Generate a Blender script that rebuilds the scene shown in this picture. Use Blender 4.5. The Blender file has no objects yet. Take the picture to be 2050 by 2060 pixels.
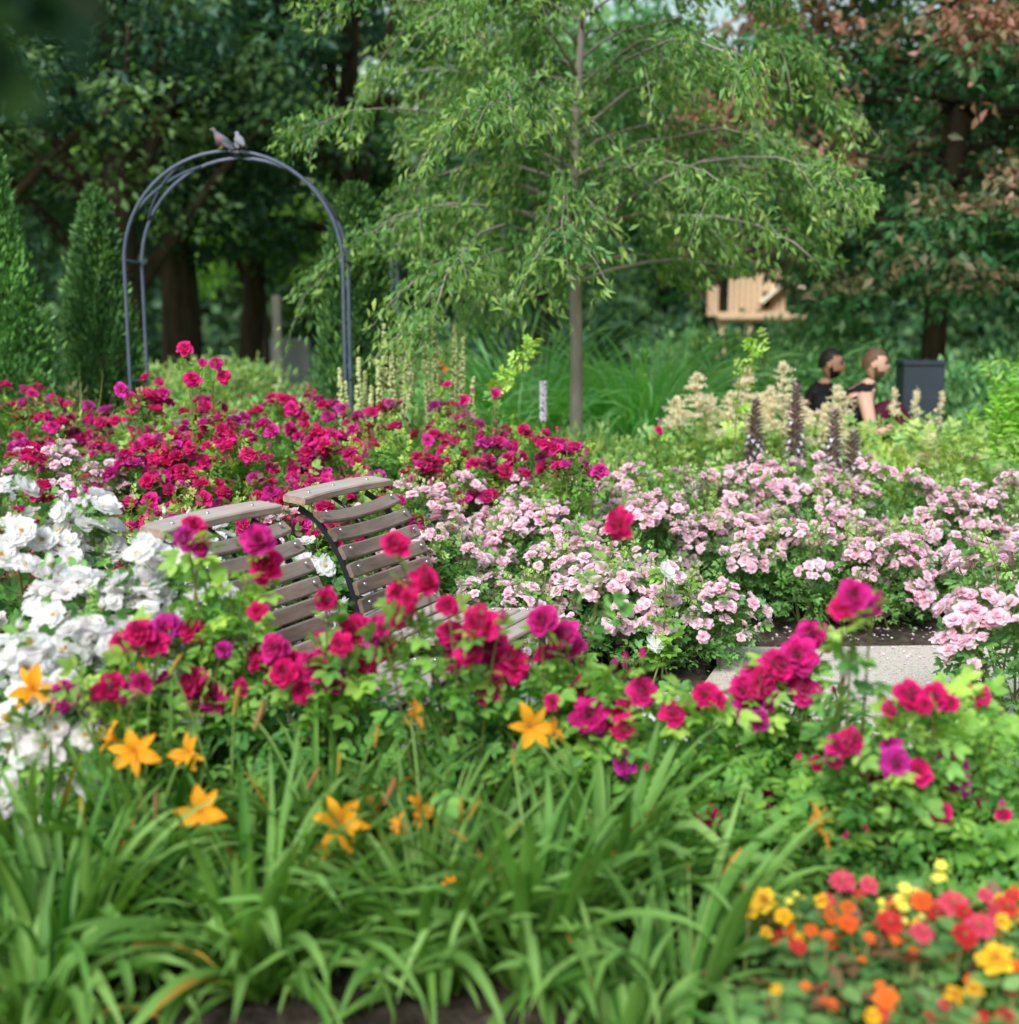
import bpy, math
import numpy as np
from mathutils import Vector, Matrix, Quaternion

S = bpy.context.scene
COL = S.collection
R = math.radians
# ------------------------------------------------------------------ camera model (used only to turn photo points into places)
FPX = 2400.0
H = 1.6
PITCH = math.atan((1030 - 650) / FPX)
cp, sp = math.cos(PITCH), math.sin(PITCH)
def at(u, v, d):
    a = (u - 1025) / FPX; b = (1030 - v) / FPX
    dx = a; dy = cp + b * sp; dz = -sp + b * cp
    s = d / dy
    return np.array([dx * s, d, H + dz * s])
def xof(u, d, v=900):
    return float(at(u, v, d)[0])

# ------------------------------------------------------------------ mesh helpers
class MB:
    def __init__(s): s.V = []; s.T = []; s.Q = []; s.tint = []; s.n = 0; s.TM = []; s.QM = []
    def add(s, V, tris=None, quads=None, tint=0.0, mat=0):
        V = np.asarray(V, float).reshape(-1, 3)
        s.V.append(V)
        t = np.broadcast_to(np.asarray(tint, float), (len(V),)) if np.ndim(tint) < 2 else tint
        s.tint.append(np.array(t))
        if tris is not None and len(tris):
            t_ = np.asarray(tris, int) + s.n; s.T.append(t_); s.TM.append(np.full(len(t_), mat))
        if quads is not None and len(quads):
            q_ = np.asarray(quads, int) + s.n; s.Q.append(q_); s.QM.append(np.full(len(q_), mat))
        s.n += len(V)
    def scatter(s, tpl, P, M, sc, tint=0.0, mat=0, addt=True):
        """tpl=(V,tris,quads,tint) placed at P (m,3) with rotations M (m,3,3), scale sc (m,)"""
        V, tr, qu, tt = tpl
        P = np.asarray(P, float).reshape(-1, 3); m = len(P)
        if m == 0: return
        sc = np.broadcast_to(np.asarray(sc, float), (m,))
        X = np.einsum('mij,nj->mni', M, V) * sc[:, None, None] + P[:, None, :]
        n = len(V)
        ti = np.broadcast_to(np.asarray(tint, float), (m,))[:, None] + (tt[None, :] if addt else 0)
        off = (np.arange(m) * n)[:, None, None]
        T_ = (tr[None] + off).reshape(-1, 3) if len(tr) else None
        Q_ = (qu[None] + off).reshape(-1, 4) if len(qu) else None
        s.add(X.reshape(-1, 3), T_, Q_, ti.reshape(-1), mat)
    def mesh(s, name, mats, smooth=True):
        me = bpy.data.meshes.new(name)
        V = np.concatenate(s.V); T = np.concatenate(s.T) if s.T else np.zeros((0, 3), int)
        Q = np.concatenate(s.Q) if s.Q else np.zeros((0, 4), int)
        nt, nq = len(T), len(Q)
        me.vertices.add(len(V)); me.vertices.foreach_set('co', V.astype(np.float32).ravel())
        me.loops.add(nt * 3 + nq * 4)
        me.loops.foreach_set('vertex_index', np.concatenate([T.ravel(), Q.ravel()]).astype(np.int32))
        me.polygons.add(nt + nq)
        me.polygons.foreach_set('loop_start', np.concatenate([np.arange(nt) * 3, nt * 3 + np.arange(nq) * 4]).astype(np.int32))
        mi = np.concatenate((s.TM if s.T else []) + (s.QM if s.Q else []) + [np.zeros(0)]).astype(np.int32)
        me.polygons.foreach_set('material_index', mi)
        me.polygons.foreach_set('use_smooth', np.full(nt + nq, smooth))
        at_ = me.attributes.new('tint', 'FLOAT', 'POINT')
        at_.data.foreach_set('value', np.concatenate(s.tint).astype(np.float32))
        me.update(calc_edges=True)
        for m in (mats if isinstance(mats, (list, tuple)) else [mats]): me.materials.append(m)
        return me
    def build(s, name, mats, parent=None, smooth=True, local=None):
        me = s.mesh(name, mats, smooth)
        if local is not None:
            me.transform(Matrix.Translation(-Vector(local)))
        return link(name, me, parent)

def link(name, me, parent=None, loc=None):
    o = bpy.data.objects.new(name, me); COL.objects.link(o)
    if parent is not None: o.parent = parent
    if loc is not None: o.location = loc
    return o
def thing(name, label, cat, loc=(0, 0, 0), rz=0, group=None):
    o = bpy.data.objects.new(name, None); COL.objects.link(o); o.empty_display_size = .1
    o.location = loc; o.rotation_euler = (0, 0, rz)
    o['label'] = label; o['category'] = cat
    if group: o['group'] = group
    return o
def tag(o, label, cat, group=None, kind=None):
    o['label'] = label; o['category'] = cat
    if group: o['group'] = group
    if kind: o['kind'] = kind
    return o

def unit(a): return a / (np.linalg.norm(a, axis=-1, keepdims=True) + 1e-9)
def frames(Y, rng, flat=0.0):
    """rotation matrices whose local +Y is Y, local +Z as close to up as 'flat' says (0 = random roll)"""
    Y = unit(Y); m = len(Y)
    up = np.tile([0, 0, 1.0], (m, 1)) * flat + rng.normal(size=(m, 3)) * (1 - flat)
    X = unit(np.cross(Y, up)); Z = np.cross(X, Y)
    return np.stack([X, Y, Z], axis=2)
def rotM(Z, rng):
    """local +Z is Z, random spin"""
    Z = unit(np.asarray(Z, float).reshape(-1, 3)); m = len(Z)
    X = unit(np.cross(rng.normal(size=(m, 3)), Z)); Y = np.cross(Z, X)
    return np.stack([X, Y, Z], axis=2)

def tube(mb, pts, rad, sides=6, tint=0.0, mat=0, cap=True):
    pts = np.asarray(pts, float); n = len(pts)
    rad = np.broadcast_to(np.asarray(rad, float), (n,))
    tan = np.gradient(pts, axis=0); tan = unit(tan)
    ref = np.array([1.0, 0, 0]) if abs(tan[0][0]) < .8 else np.array([0, 1.0, 0])
    a = unit(np.cross(tan, ref)); b = np.cross(tan, a)
    ph = np.arange(sides) * 2 * math.pi / sides
    X = pts[:, None, :] + rad[:, None, None] * (a[:, None, :] * np.cos(ph)[None, :, None] + b[:, None, :] * np.sin(ph)[None, :, None])
    V = X.reshape(-1, 3)
    i = np.arange(n - 1)[:, None] * sides; j = np.arange(sides)[None, :]; k = (j + 1) % sides
    q = np.stack([i + j, i + k, i + sides + k, i + sides + j], axis=2).reshape(-1, 4)
    tr = None
    if cap:
        V = np.concatenate([V, pts[:1], pts[-1:]]); c0 = n * sides; c1 = c0 + 1
        jj = np.arange(sides); kk = (jj + 1) % sides
        tr = np.concatenate([np.stack([kk, jj, np.full(sides, c0)], 1), np.stack([(n - 1) * sides + jj, (n - 1) * sides + kk, np.full(sides, c1)], 1)])
    mb.add(V, tr, q, tint, mat)

def tubes(mb, P, rad, sides=4, tint=0.0, mat=0):
    """many tubes at once: P (m,n,3), rad (m,n)"""
    P = np.asarray(P, float); m, n, _ = P.shape
    rad = np.broadcast_to(np.asarray(rad, float), (m, n))
    tan = unit(np.gradient(P, axis=1))
    ref = np.array([.9, .37, .21])
    a = unit(np.cross(tan, ref)); b = np.cross(tan, a)
    ph = np.arange(sides) * 2 * math.pi / sides
    X = P[:, :, None, :] + rad[:, :, None, None] * (a[:, :, None, :] * np.cos(ph)[:, None] + b[:, :, None, :] * np.sin(ph)[:, None])
    i = np.arange(n - 1)[:, None] * sides; j = np.arange(sides)[None, :]; k = (j + 1) % sides
    q = np.stack([i + j, i + k, i + sides + k, i + sides + j], axis=2).reshape(-1, 4)
    q = (q[None] + (np.arange(m) * n * sides)[:, None, None]).reshape(-1, 4)
    mb.add(X.reshape(-1, 3), None, q, tint, mat)

def bez(A, B, C, n):
    t = np.linspace(0, 1, n)[:, None]
    return (1 - t) ** 2 * np.asarray(A) + 2 * t * (1 - t) * np.asarray(B) + t * t * np.asarray(C)

def boxv(mb, c, sx, sy, sz, Rm=None, bev=0.0, tint=0, mat=0):
    """bevelled box centred on c with half sizes; Rm columns are the axes"""
    s3 = np.array([sx, sy, sz]); b = min(bev, .9 * min(s3))
    V = []; 
    sg = [(-1, -1), (1, -1), (1, 1), (-1, 1)]
    prof = []
    # octagonal-ish outline in XZ extruded along Y with inset ends
    xs = [(-sx + b, -sz), (sx - b, -sz), (sx, -sz + b), (sx, sz - b), (sx - b, sz), (-sx + b, sz), (-sx, sz - b), (-sx, -sz + b)]
    rings = [(-sy, b), (-sy + b, 0), (sy - b, 0), (sy, b)]
    for (y, ins) in rings:
        for (x, z) in xs:
            fx = (sx - ins) / sx; fz = (sz - ins) / sz
            V.append((x * fx, y, z * fz))
    V = np.array(V); Q = []
    for r in range(3):
        for i in range(8):
            j = (i + 1) % 8
            Q.append((r * 8 + i, r * 8 + j, r * 8 + 8 + j, r * 8 + 8 + i))
    T = []
    for i in range(1, 7): T.append((0, i + 1, i)); T.append((24, 24 + i, 25 + i))
    if Rm is not None: V = V @ np.asarray(Rm).T
    mb.add(V + np.asarray(c), T, Q, tint, mat)

def join_tpl(parts):
    V = []; T = []; Q = []; tt = []; n = 0
    for v, t, q, ti in parts:
        V.append(v); 
        if len(t): T.append(t + n)
        if len(q): Q.append(q + n)
        tt.append(ti); n += len(v)
    return (np.concatenate(V), np.concatenate(T) if T else np.zeros((0, 3), int), np.concatenate(Q) if Q else np.zeros((0, 4), int), np.concatenate(tt))

# ------------------------------------------------------------------ leaf templates (local +Y = leaf axis)
E3 = np.zeros((0, 3), int); E4 = np.zeros((0, 4), int)
def leaf_simple(L=1.0, W=.5, fold=.12, droop=.1):
    V = np.array([[0, 0, 0], [-W / 2, L * .45, fold * L], [0, L, -droop * L], [W / 2, L * .45, fold * L], [0, L * .5, 0.0]])
    T = np.array([[0, 4, 1], [1, 4, 2], [0, 3, 4], [4, 3, 2]])
    return (V, T, E4, np.zeros(5))
def leaf_full(L=1.0, W=.6, fold=.1, droop=.12, off=(0, 0, 0), ang=0.0):
    rows = [(.0, 0), (.22, .8), (.5, 1.0), (.78, .68), (1.0, 0)]
    V = []; 
    for t, w in rows:
        z = -droop * L * t * t
        if w == 0: V.append((0, L * t, z))
        else:
            V += [(-W / 2 * w, L * t, z + fold * L * w), (0, L * t, z), (W / 2 * w, L * t, z + fold * L * w)]
    V = np.array(V)
    T = np.array([[0, 2, 1], [0, 3, 2], [7, 8, 10], [8, 9, 10]])
    Q = np.array([[1, 2, 5, 4], [2, 3, 6, 5], [4, 5, 8, 7], [5, 6, 9, 8]])
    c, s_ = math.cos(ang), math.sin(ang)
    Rz = np.array([[c, -s_, 0], [s_, c, 0], [0, 0, 1]])
    return (V @ Rz.T + np.array(off), T, Q, np.zeros(len(V)))
def compound(full=True, n=5):
    f = (lambda **k: leaf_full(**k)) if full else None
    parts = []
    def lf(L, off, ang):
        if full: return leaf_full(L, L * .62, .1, .15, off, ang)
        v, t, q, ti = leaf_simple(L, L * .62)
        c, s_ = math.cos(ang), math.sin(ang)
        return (v @ np.array([[c, -s_, 0], [s_, c, 0], [0, 0, 1]]).T + np.array(off), t, q, ti)
    parts.append(lf(.46, (0, .60, 0), 0))
    parts.append(lf(.40, (0, .58, 0), 1.05)); parts.append(lf(.40, (0, .58, 0), -1.05))
    if n > 3:
        parts.append(lf(.34, (0, .27, .0), 1.2)); parts.append(lf(.34, (0, .27, 0), -1.2))
    # stalk
    V = np.array([[-.012, 0, 0], [.012, 0, 0], [.008, .62, 0], [-.008, .62, 0]])
    parts.append((V, E3, np.array([[0, 1, 2, 3]]), np.zeros(4)))
    return join_tpl(parts)
COMP_F = compound(True); COMP_S = compound(False, 5)
LEAF_S = leaf_simple(); LEAF_N = leaf_simple(1, .33, .08, .25); LEAF_F = leaf_full()
OCT = (np.array([[1, 0, 0], [0, 1, 0], [-1, 0, 0], [0, -1, 0], [0, 0, 1], [0, 0, -1.0]]), np.array([[0, 1, 4], [1, 2, 4], [2, 3, 4], [3, 0, 4], [1, 0, 5], [2, 1, 5], [3, 2, 5], [0, 3, 5]]), E4, np.zeros(6))

# ------------------------------------------------------------------ petals and flowers (local +Z = up through the flower)
def petal(L, W, el, curl, cup, az, r0=0.0, z0=0.0, wave=.0, ph=0.0, nu=6, nv=5, tint=0.0, point=.0, notch=0.0):
    t = np.linspace(0, 1, nu); s = np.linspace(-1, 1, nv)
    th = el + curl * t
    dt = L / (nu - 1)
    r = r0 + np.concatenate([[0], np.cumsum(np.cos((th[1:] + th[:-1]) / 2)) * dt])
    z = z0 + np.concatenate([[0], np.cumsum(np.sin((th[1:] + th[:-1]) / 2)) * dt])
    w = W / 2 * (.28 + .72 * np.sin(math.pi / 2 * np.clip(t / .62, 0, 1)))
    tip = np.clip((t - .55) / .45, 0, 1)
    w = w * (1 - tip ** (2.2 - point) * (.72 + .26 * point))
    X = w[:, None] * s[None, :]
    dist = cup * w[:, None] * (s ** 2)[None, :] + wave * L * np.sin(4.2 * s[None, :] + ph + 2 * t[:, None]) * t[:, None] ** 1.5
    rr = r[:, None] - np.sin(th)[:, None] * dist - notch * L * (1 - np.abs(s))[None, :] * (t[:, None] ** 6)
    zz = z[:, None] + np.cos(th)[:, None] * dist
    c, s_ = math.cos(az), math.sin(az)
    V = np.stack([c * rr - s_ * X, s_ * rr + c * X, zz], axis=2).reshape(-1, 3)
    i = np.arange(nu - 1)[:, None] * nv; j = np.arange(nv - 1)[None, :]
    q = np.stack([i + j, i + j + 1, i + nv + j + 1, i + nv + j], axis=2).reshape(-1, 4)
    ti = np.repeat(tint + .25 * (t - .5), nv)
    return (V, E3, q, ti)
def flower(rings, rng, jit=.12, **kw):
    parts = []
    for (n, L, W, el, curl, cup, r0, z0, tint, wave) in rings:
        a0 = rng.uniform(0, 6.28)
        for k in range(n):
            j = lambda: 1 + rng.normal() * jit
            parts.append(petal(L * j(), W * j(), R(el) + rng.normal() * jit * .9, R(curl) * j(), cup * j(), a0 + k * 6.283 / n + rng.normal() * jit, r0, z0, wave * rng.uniform(.4, 1.6), rng.uniform(0, 6.28), tint=tint, **kw))
    return join_tpl(parts)
def sphere_tpl(nu=8, nv=6, r=(1, 1, 1)):
    V = [(0, 0, -1)]; Q = []; T = []
    for i in range(1, nv):
        a = -math.pi / 2 + math.pi * i / nv
        for j in range(nu): V.append((math.cos(a) * math.cos(j * 6.2832 / nu), math.cos(a) * math.sin(j * 6.2832 / nu), math.sin(a)))
    V.append((0, 0, 1)); n = len(V) - 1
    for j in range(nu):
        k = (j + 1) % nu
        T.append((0, 1 + k, 1 + j)); T.append((n, n - nu + j, n - nu + k))
        for i in range(nv - 2): Q.append((1 + i * nu + j, 1 + i * nu + k, 1 + (i + 1) * nu + k, 1 + (i + 1) * nu + j))
    return (np.array(V) * np.array(r), np.array(T), np.array(Q), np.zeros(len(V)))
SPH = sphere_tpl()

# ------------------------------------------------------------------ materials
def newmat(name):
    m = bpy.data.materials.new(name); m.use_nodes = True
    nt = m.node_tree; nt.nodes.clear()
    return m, nt, nt.nodes, nt.links
def N(ns, t, **k):
    n = ns.new(t)
    for a, b in k.items(): setattr(n, a, b)
    return n
def mixc(nt, fac, a, b, mode='MIX'):
    n = nt.nodes.new('ShaderNodeMix'); n.data_type = 'RGBA'; n.blend_type = mode
    for sock, val in ((n.inputs[0], fac), (n.inputs[6], a), (n.inputs[7], b)):
        if isinstance(val, bpy.types.NodeSocket): nt.links.new(val, sock)
        elif isinstance(val, (int, float)): sock.default_value = val
        else: sock.default_value = (*val, 1)
    return n.outputs[2]
def math_(nt, op, a, b=0.0, c=0.0, clamp=False):
    n = nt.nodes.new('ShaderNodeMath'); n.operation = op; n.use_clamp = clamp
    for i, val in enumerate((a, b, c)):
        if isinstance(val, bpy.types.NodeSocket): nt.links.new(val, n.inputs[i])
        else: n.inputs[i].default_value = val
    return n.outputs[0]
def noise(nt, scale, detail=2.0, coord='Object', rough=.5, vec=None):
    n = nt.nodes.new('ShaderNodeTexNoise'); n.inputs['Scale'].default_value = scale; n.inputs['Detail'].default_value = detail; n.inputs['Roughness'].default_value = rough
    if vec is None:
        tc = nt.nodes.new('ShaderNodeTexCoord'); vec = tc.outputs[coord]
    nt.links.new(vec, n.inputs['Vector'])
    return n.outputs['Fac']
def ramp(nt, fac, lo, hi):
    n = nt.nodes.new('ShaderNodeMapRange'); n.inputs[1].default_value = lo; n.inputs[2].default_value = hi
    nt.links.new(fac, n.inputs[0]); return n.outputs[0]

def leafmat(name, dark, light, tip, transl=.35, rough=.5, spec=.35, nscale=2.2, dead=None, deadamt=0.0, gl=1.0, g=1.9, bl=1.3):
    dark, light, tip = [tuple(min(.75, q * k * w_) for q, w_ in zip(c_, (.90, .98, bl))) for c_, k in ((dark, g * 1.1), (light, g), (tip, g * .92))]
    """per-leaf random colour, large soft light/dark clumps, 'tint' attribute moves the colour toward fresh growth"""
    m, nt, ns, lk = newmat(name)
    geo = ns.new('ShaderNodeNewGeometry'); rnd = geo.outputs['Random Per Island']
    pos = geo.outputs['Position']
    n1 = noise(nt, nscale, 2, vec=pos)
    f = math_(nt, 'ADD', math_(nt, 'MULTIPLY', rnd, .6), ramp(nt, n1, .35, .65), clamp=False)
    f = math_(nt, 'MULTIPLY', f, .62, clamp=True)
    c = mixc(nt, f, dark, light)
    at_ = ns.new('ShaderNodeAttribute'); at_.attribute_name = 'tint'
    tf = math_(nt, 'ADD', at_.outputs['Fac'], math_(nt, 'MULTIPLY', math_(nt, 'SUBTRACT', rnd, .5), .35), clamp=True)
    c = mixc(nt, tf, c, tip)
    if dead:
        w = ns.new('ShaderNodeTexWhiteNoise'); w.noise_dimensions = '1D'; lk.new(rnd, w.inputs['W'])
        dm = math_(nt, 'LESS_THAN', w.outputs['Value'], deadamt)
        c = mixc(nt, dm, c, dead)
    # slightly paler backs
    c2 = mixc(nt, math_(nt, 'MULTIPLY', geo.outputs['Backfacing'], .6), c, mixc(nt, 1.0, c, (1.35, 1.3, 1.7), 'MULTIPLY'))
    b = ns.new('ShaderNodeBsdfPrincipled'); lk.new(c2, b.inputs['Base Color'])
    b.inputs['Roughness'].default_value = rough; b.inputs['Specular IOR Level'].default_value = spec
    t = ns.new('ShaderNodeBsdfTranslucent'); lk.new(mixc(nt, 1.0, c, (1.25 * gl, 1.3 * gl, .55 * gl), 'MULTIPLY'), t.inputs['Color'])
    mx = ns.new('ShaderNodeMixShader'); mx.inputs[0].default_value = transl
    lk.new(b.outputs[0], mx.inputs[1]); lk.new(t.outputs[0], mx.inputs[2])
    o = ns.new('ShaderNodeOutputMaterial'); lk.new(mx.outputs[0], o.inputs[0])
    return m
def petalmat(name, base, alt, inner, altpow=2.0, transl=.3, rough=.6, pale=None, palef=.5, island=.12):
    """object-random colour between base and alt; 'tint' (0 centre .. 1 rim) mixes inner -> outer"""
    m, nt, ns, lk = newmat(name)
    oi = ns.new('ShaderNodeObjectInfo'); r = math_(nt, 'POWER', oi.outputs['Random'], altpow)
    geo = ns.new('ShaderNodeNewGeometry')
    c = mixc(nt, r, base, alt)
    at_ = ns.new('ShaderNodeAttribute'); at_.attribute_name = 'tint'
    c = mixc(nt, math_(nt, 'MULTIPLY', at_.outputs['Fac'], 1.0, clamp=True), inner, c)
    if pale:
        c = mixc(nt, math_(nt, 'MULTIPLY', geo.outputs['Random Per Island'], palef, clamp=True), c, pale)
    v = math_(nt, 'ADD', 1 - island, math_(nt, 'MULTIPLY', geo.outputs['Random Per Island'], 2 * island))
    hs = ns.new('ShaderNodeHueSaturation'); lk.new(c, hs.inputs['Color']); lk.new(v, hs.inputs['Value'])
    # fine veining
    c = hs.outputs[0]
    b = ns.new('ShaderNodeBsdfPrincipled'); lk.new(c, b.inputs['Base Color'])
    b.inputs['Roughness'].default_value = rough; b.inputs['Specular IOR Level'].default_value = .2
    b.inputs['Sheen Weight'].default_value = .15
    t = ns.new('ShaderNodeBsdfTranslucent'); lk.new(c, t.inputs['Color'])
    mx = ns.new('ShaderNodeMixShader'); mx.inputs[0].default_value = transl
    lk.new(b.outputs[0], mx.inputs[1]); lk.new(t.outputs[0], mx.inputs[2])
    o = ns.new('ShaderNodeOutputMaterial'); lk.new(mx.outputs[0], o.inputs[0])
    return m
def simple(name, c1, c2=None, scale=20, rough=.6, spec=.3, metal=0.0, bump=0.0, coord='Object', detail=4, stretch=None, bscale=None):
    m, nt, ns, lk = newmat(name)
    b = ns.new('ShaderNodeBsdfPrincipled'); b.inputs['Roughness'].default_value = rough; b.inputs['Specular IOR Level'].default_value = spec; b.inputs['Metallic'].default_value = metal
    tc = ns.new('ShaderNodeTexCoord'); vec = tc.outputs[coord]
    if stretch:
        mp = ns.new('ShaderNodeMapping'); mp.inputs['Scale'].default_value = stretch; lk.new(vec, mp.inputs[0]); vec = mp.outputs[0]
    if c2 is None: b.inputs['Base Color'].default_value = (*c1, 1)
    else:
        nf = noise(nt, scale, detail, vec=vec, rough=.6)
        lk.new(mixc(nt, ramp(nt, nf, .3, .7), c1, c2), b.inputs['Base Color'])
    if bump:
        nb = noise(nt, bscale or scale * 2, 4, vec=vec, rough=.6)
        bp = ns.new('ShaderNodeBump'); bp.inputs['Strength'].default_value = bump; bp.inputs['Distance'].default_value = .01
        lk.new(nb, bp.inputs['Height']); lk.new(bp.outputs[0], b.inputs['Normal'])
    o = ns.new('ShaderNodeOutputMaterial'); lk.new(b.outputs[0], o.inputs[0])
    return m

M = {}
M['rose_leaf'] = leafmat('rose_leaf', (.035, .10, .018), (.12, .24, .03), (.30, .42, .05), .35)
M['rose_leaf_near'] = leafmat('rose_leaf_near', (.04, .12, .025), (.15, .30, .04), (.34, .48, .06), .38, spec=.45, nscale=4)
M['pink_leaf'] = leafmat('pink_leaf', (.035, .09, .022), (.11, .22, .04), (.27, .38, .07), .32)
M['white_leaf'] = leafmat('white_leaf', (.03, .09, .02), (.09, .2, .03), (.2, .34, .05), .3)
M['stem'] = simple('stem', (.12, .2, .04), (.22, .16, .07), 8)
M['stem_dark'] = simple('stem_dark', (.09, .07, .035), (.16, .14, .07), 8)
M['stem_lily'] = simple('stem_lily', (.14, .24, .06), (.2, .32, .08), 8)
M['crimson'] = petalmat('crimson', (.76, .007, .175), (.60, .03, .38), (.46, .002, .09), 2.8, .35)
M['crimson_mid'] = petalmat('crimson_mid', (.84, .016, .24), (.68, .055, .48), (.56, .004, .13), 1.9, .35)
M['pink'] = petalmat('pink', (.98, .70, .80), (.96, .50, .64), (.97, .60, .72), 2.2, .5, pale=(.99, .92, .95), palef=.75, island=.05)
M['white'] = petalmat('white', (.98, .97, .96), (.96, .90, .92), (.95, .94, .88), 3.0, .55, island=.02)
M['orange'] = petalmat('orange', (1.0, .34, .006), (1.0, .40, .010), (.98, .60, .05), 1.0, .35)
M['bud_orange'] = petalmat('bud_orange', (.75, .34, .04), (.6, .42, .06), (.45, .42, .08), 1.0, .25)
M['withered'] = petalmat('withered', (.5, .25, .12), (.55, .22, .08), (.35, .25, .1), 1.0, .25)
M['stamen'] = simple('stamen', (.75, .45, .06), (.6, .35, .05), 60)
M['calyx'] = simple('calyx', (.12, .22, .05), (.2, .26, .07), 30)
M['lily_leaf'] = leafmat('lily_leaf', (.030, .11, .012), (.115, .27, .028), (.30, .44, .09), .36, rough=.5, spec=.22, g=1.22, bl=1.15, nscale=2.5, dead=(.42, .26, .04), deadamt=.02)
M['zinnia_leaf'] = leafmat('zinnia_leaf', (.03, .08, .02), (.10, .19, .04), (.22, .32, .08), .3, dead=(.2, .12, .06), deadamt=.09, bl=1.15)
M['tree_leaf'] = leafmat('tree_leaf', (.045, .13, .026), (.13, .26, .045), (.34, .44, .08), .38, nscale=1.6, g=1.25)
M['oak_leaf'] = leafmat('oak_leaf', (.014, .045, .022), (.04, .10, .035), (.2, .30, .06), .35, nscale=.7, g=1.6)
M['lit_leaf'] = leafmat('lit_leaf', (.08, .17, .02), (.2, .34, .05), (.4, .5, .1), .45, nscale=.6)
M['copper_leaf'] = leafmat('copper_leaf', (.014, .06, .022), (.045, .14, .035), (.29, .125, .085), .3, nscale=.9, g=1.6, bl=1.0)
M['far_leaf'] = leafmat('far_leaf', (.016, .055, .026), (.055, .12, .04), (.12, .20, .05), .35, nscale=.25, g=1.5)
M['thuja'] = leafmat('thuja', (.025, .08, .014), (.08, .19, .03), (.18, .32, .06), .25, nscale=4, g=1.8)
M['thuja_dark'] = leafmat('thuja_dark', (.014, .045, .01), (.045, .11, .02), (.14, .24, .04), .2, nscale=2.5)
M['grassy'] = leafmat('grassy', (.05, .16, .05), (.12, .30, .09), (.24, .42, .15), .4, nscale=1.5, g=2.6, bl=.85)
M['meadow'] = leafmat('meadow', (.07, .15, .03), (.17, .27, .06), (.42, .46, .09), .35, nscale=1.2)
M['meadow_yellow'] = leafmat('meadow_yellow', (.15, .25, .05), (.28, .38, .08), (.52, .54, .16), .4, nscale=1.5, g=2.6, bl=.85)
M['shrub'] = leafmat('shrub', (.04, .12, .035), (.11, .23, .055), (.26, .38, .12), .35, nscale=1.2, g=1.8)
M['blue_green'] = leafmat('blue_green', (.08, .15, .12), (.16, .25, .19), (.25, .34, .26), .25)
M['fresh'] = leafmat('fresh', (.10, .24, .02), (.22, .42, .04), (.36, .52, .08), .4)
M['bark'] = simple('bark', (.22, .19, .16), (.36, .32, .28), 14, .85, .2, bump=.5, stretch=(1, 1, .25))
M['bark_dark'] = simple('bark_dark', (.035, .026, .018), (.09, .066, .045), 9, .9, .15, bump=.6, stretch=(1, 1, .2))
M['cream'] = petalmat('cream', (.98, .92, .74), (.96, .87, .66), (.94, .85, .62), 1.5, .5)
M['spike_yellow'] = petalmat('spike_yellow', (.82, .85, .46), (.76, .80, .42), (.58, .68, .28), 1.5, .35)
M['acanthus'] = petalmat('acanthus', (.34, .17, .27), (.4, .2, .3), (.26, .2, .16), 1.5, .25)
M['acanthus_white'] = petalmat('acanthus_white', (.74, .70, .80), (.66, .62, .76), (.6, .56, .62), 1.5, .2)
M['zin_red'] = petalmat('zin_red', (.52, .015, .02), (.66, .05, .04), (.45, .02, .02), 1, .25)
M['zin_coral'] = petalmat('zin_coral', (.74, .10, .10), (.70, .07, .15), (.55, .05, .05), 1, .25)
M['zin_orange'] = petalmat('zin_orange', (.80, .12, .01), (.85, .20, .02), (.5, .05, .005), 1, .25)
M['zin_yellow'] = petalmat('zin_yellow', (.90, .52, .01), (.88, .60, .04), (.85, .36, .01), 1, .25)
M['zin_lemon'] = petalmat('zin_lemon', (.86, .76, .10), (.86, .78, .16), (.7, .6, .05), 1, .25)
M['dark_centre'] = simple('dark_centre', (.12, .06, .02), (.3, .2, .04), 80)
M['salmon'] = petalmat('salmon', (.50, .16, .14), (.55, .22, .2), (.4, .12, .1), 1, .2)
M['lilac'] = petalmat('lilac', (.55, .34, .5), (.6, .4, .5), (.4, .25, .35), 1, .2)
M['black_steel'] = simple('black_steel', (.012, .014, .016), (.02, .022, .024), 40, .42, .5)
M['steel'] = simple('steel', (.55, .56, .58), None, rough=.3, metal=.9)
M['arch_steel'] = simple('arch_steel', (.055, .075, .12), (.09, .11, .16), 12, .4, .5)
M['bin'] = simple('bin', (.018, .026, .040), (.026, .035, .052), 5, .5, .4)
M['soil'] = simple('soil', (.03, .023, .017), (.11, .088, .068), 22, .95, .1, bump=1.0, bscale=45, detail=8)
M['lawn'] = simple('lawn', (.035, .075, .015), (.07, .13, .03), 3, .9, .1, bump=.6, bscale=60)
M['slab'] = simple('slab', (.50, .49, .46), (.62, .61, .58), 9, .8, .25, bump=.15, bscale=120)
M['playwood'] = simple('playwood', (.56, .38, .23), (.70, .50, .33), 6, .6, .3, stretch=(8, 8, .6))
M['skin'] = simple('skin', (.62, .36, .27), (.68, .40, .31), 10, .5, .4)
M['skin_tan'] = simple('skin_tan', (.42, .21, .13), (.5, .26, .17), 10, .5, .4)
M['hair_black'] = simple('hair_black', (.008, .007, .007), (.02, .017, .015), 60, .6)
M['hair_brown'] = simple('hair_brown', (.10, .055, .03), (.17, .10, .06), 60, .6)
M['cloth_black'] = simple('cloth_black', (.012, .012, .014), (.02, .02, .023), 20, .9, .1)
M['cloth_maroon'] = simple('cloth_maroon', (.055, .010, .022), (.08, .016, .03), 20, .9, .1)
M['cloth_blue'] = simple('cloth_blue', (.12, .18, .26), (.18, .25, .34), 20, .9, .1)
M['bag'] = simple('bag', (.25, .17, .14), (.4, .28, .24), 8, .8, .2)
M['eye'] = simple('eye', (.02, .015, .012), None, rough=.2)
M['lip'] = simple('lip', (.45, .13, .11), None, rough=.5)
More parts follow.
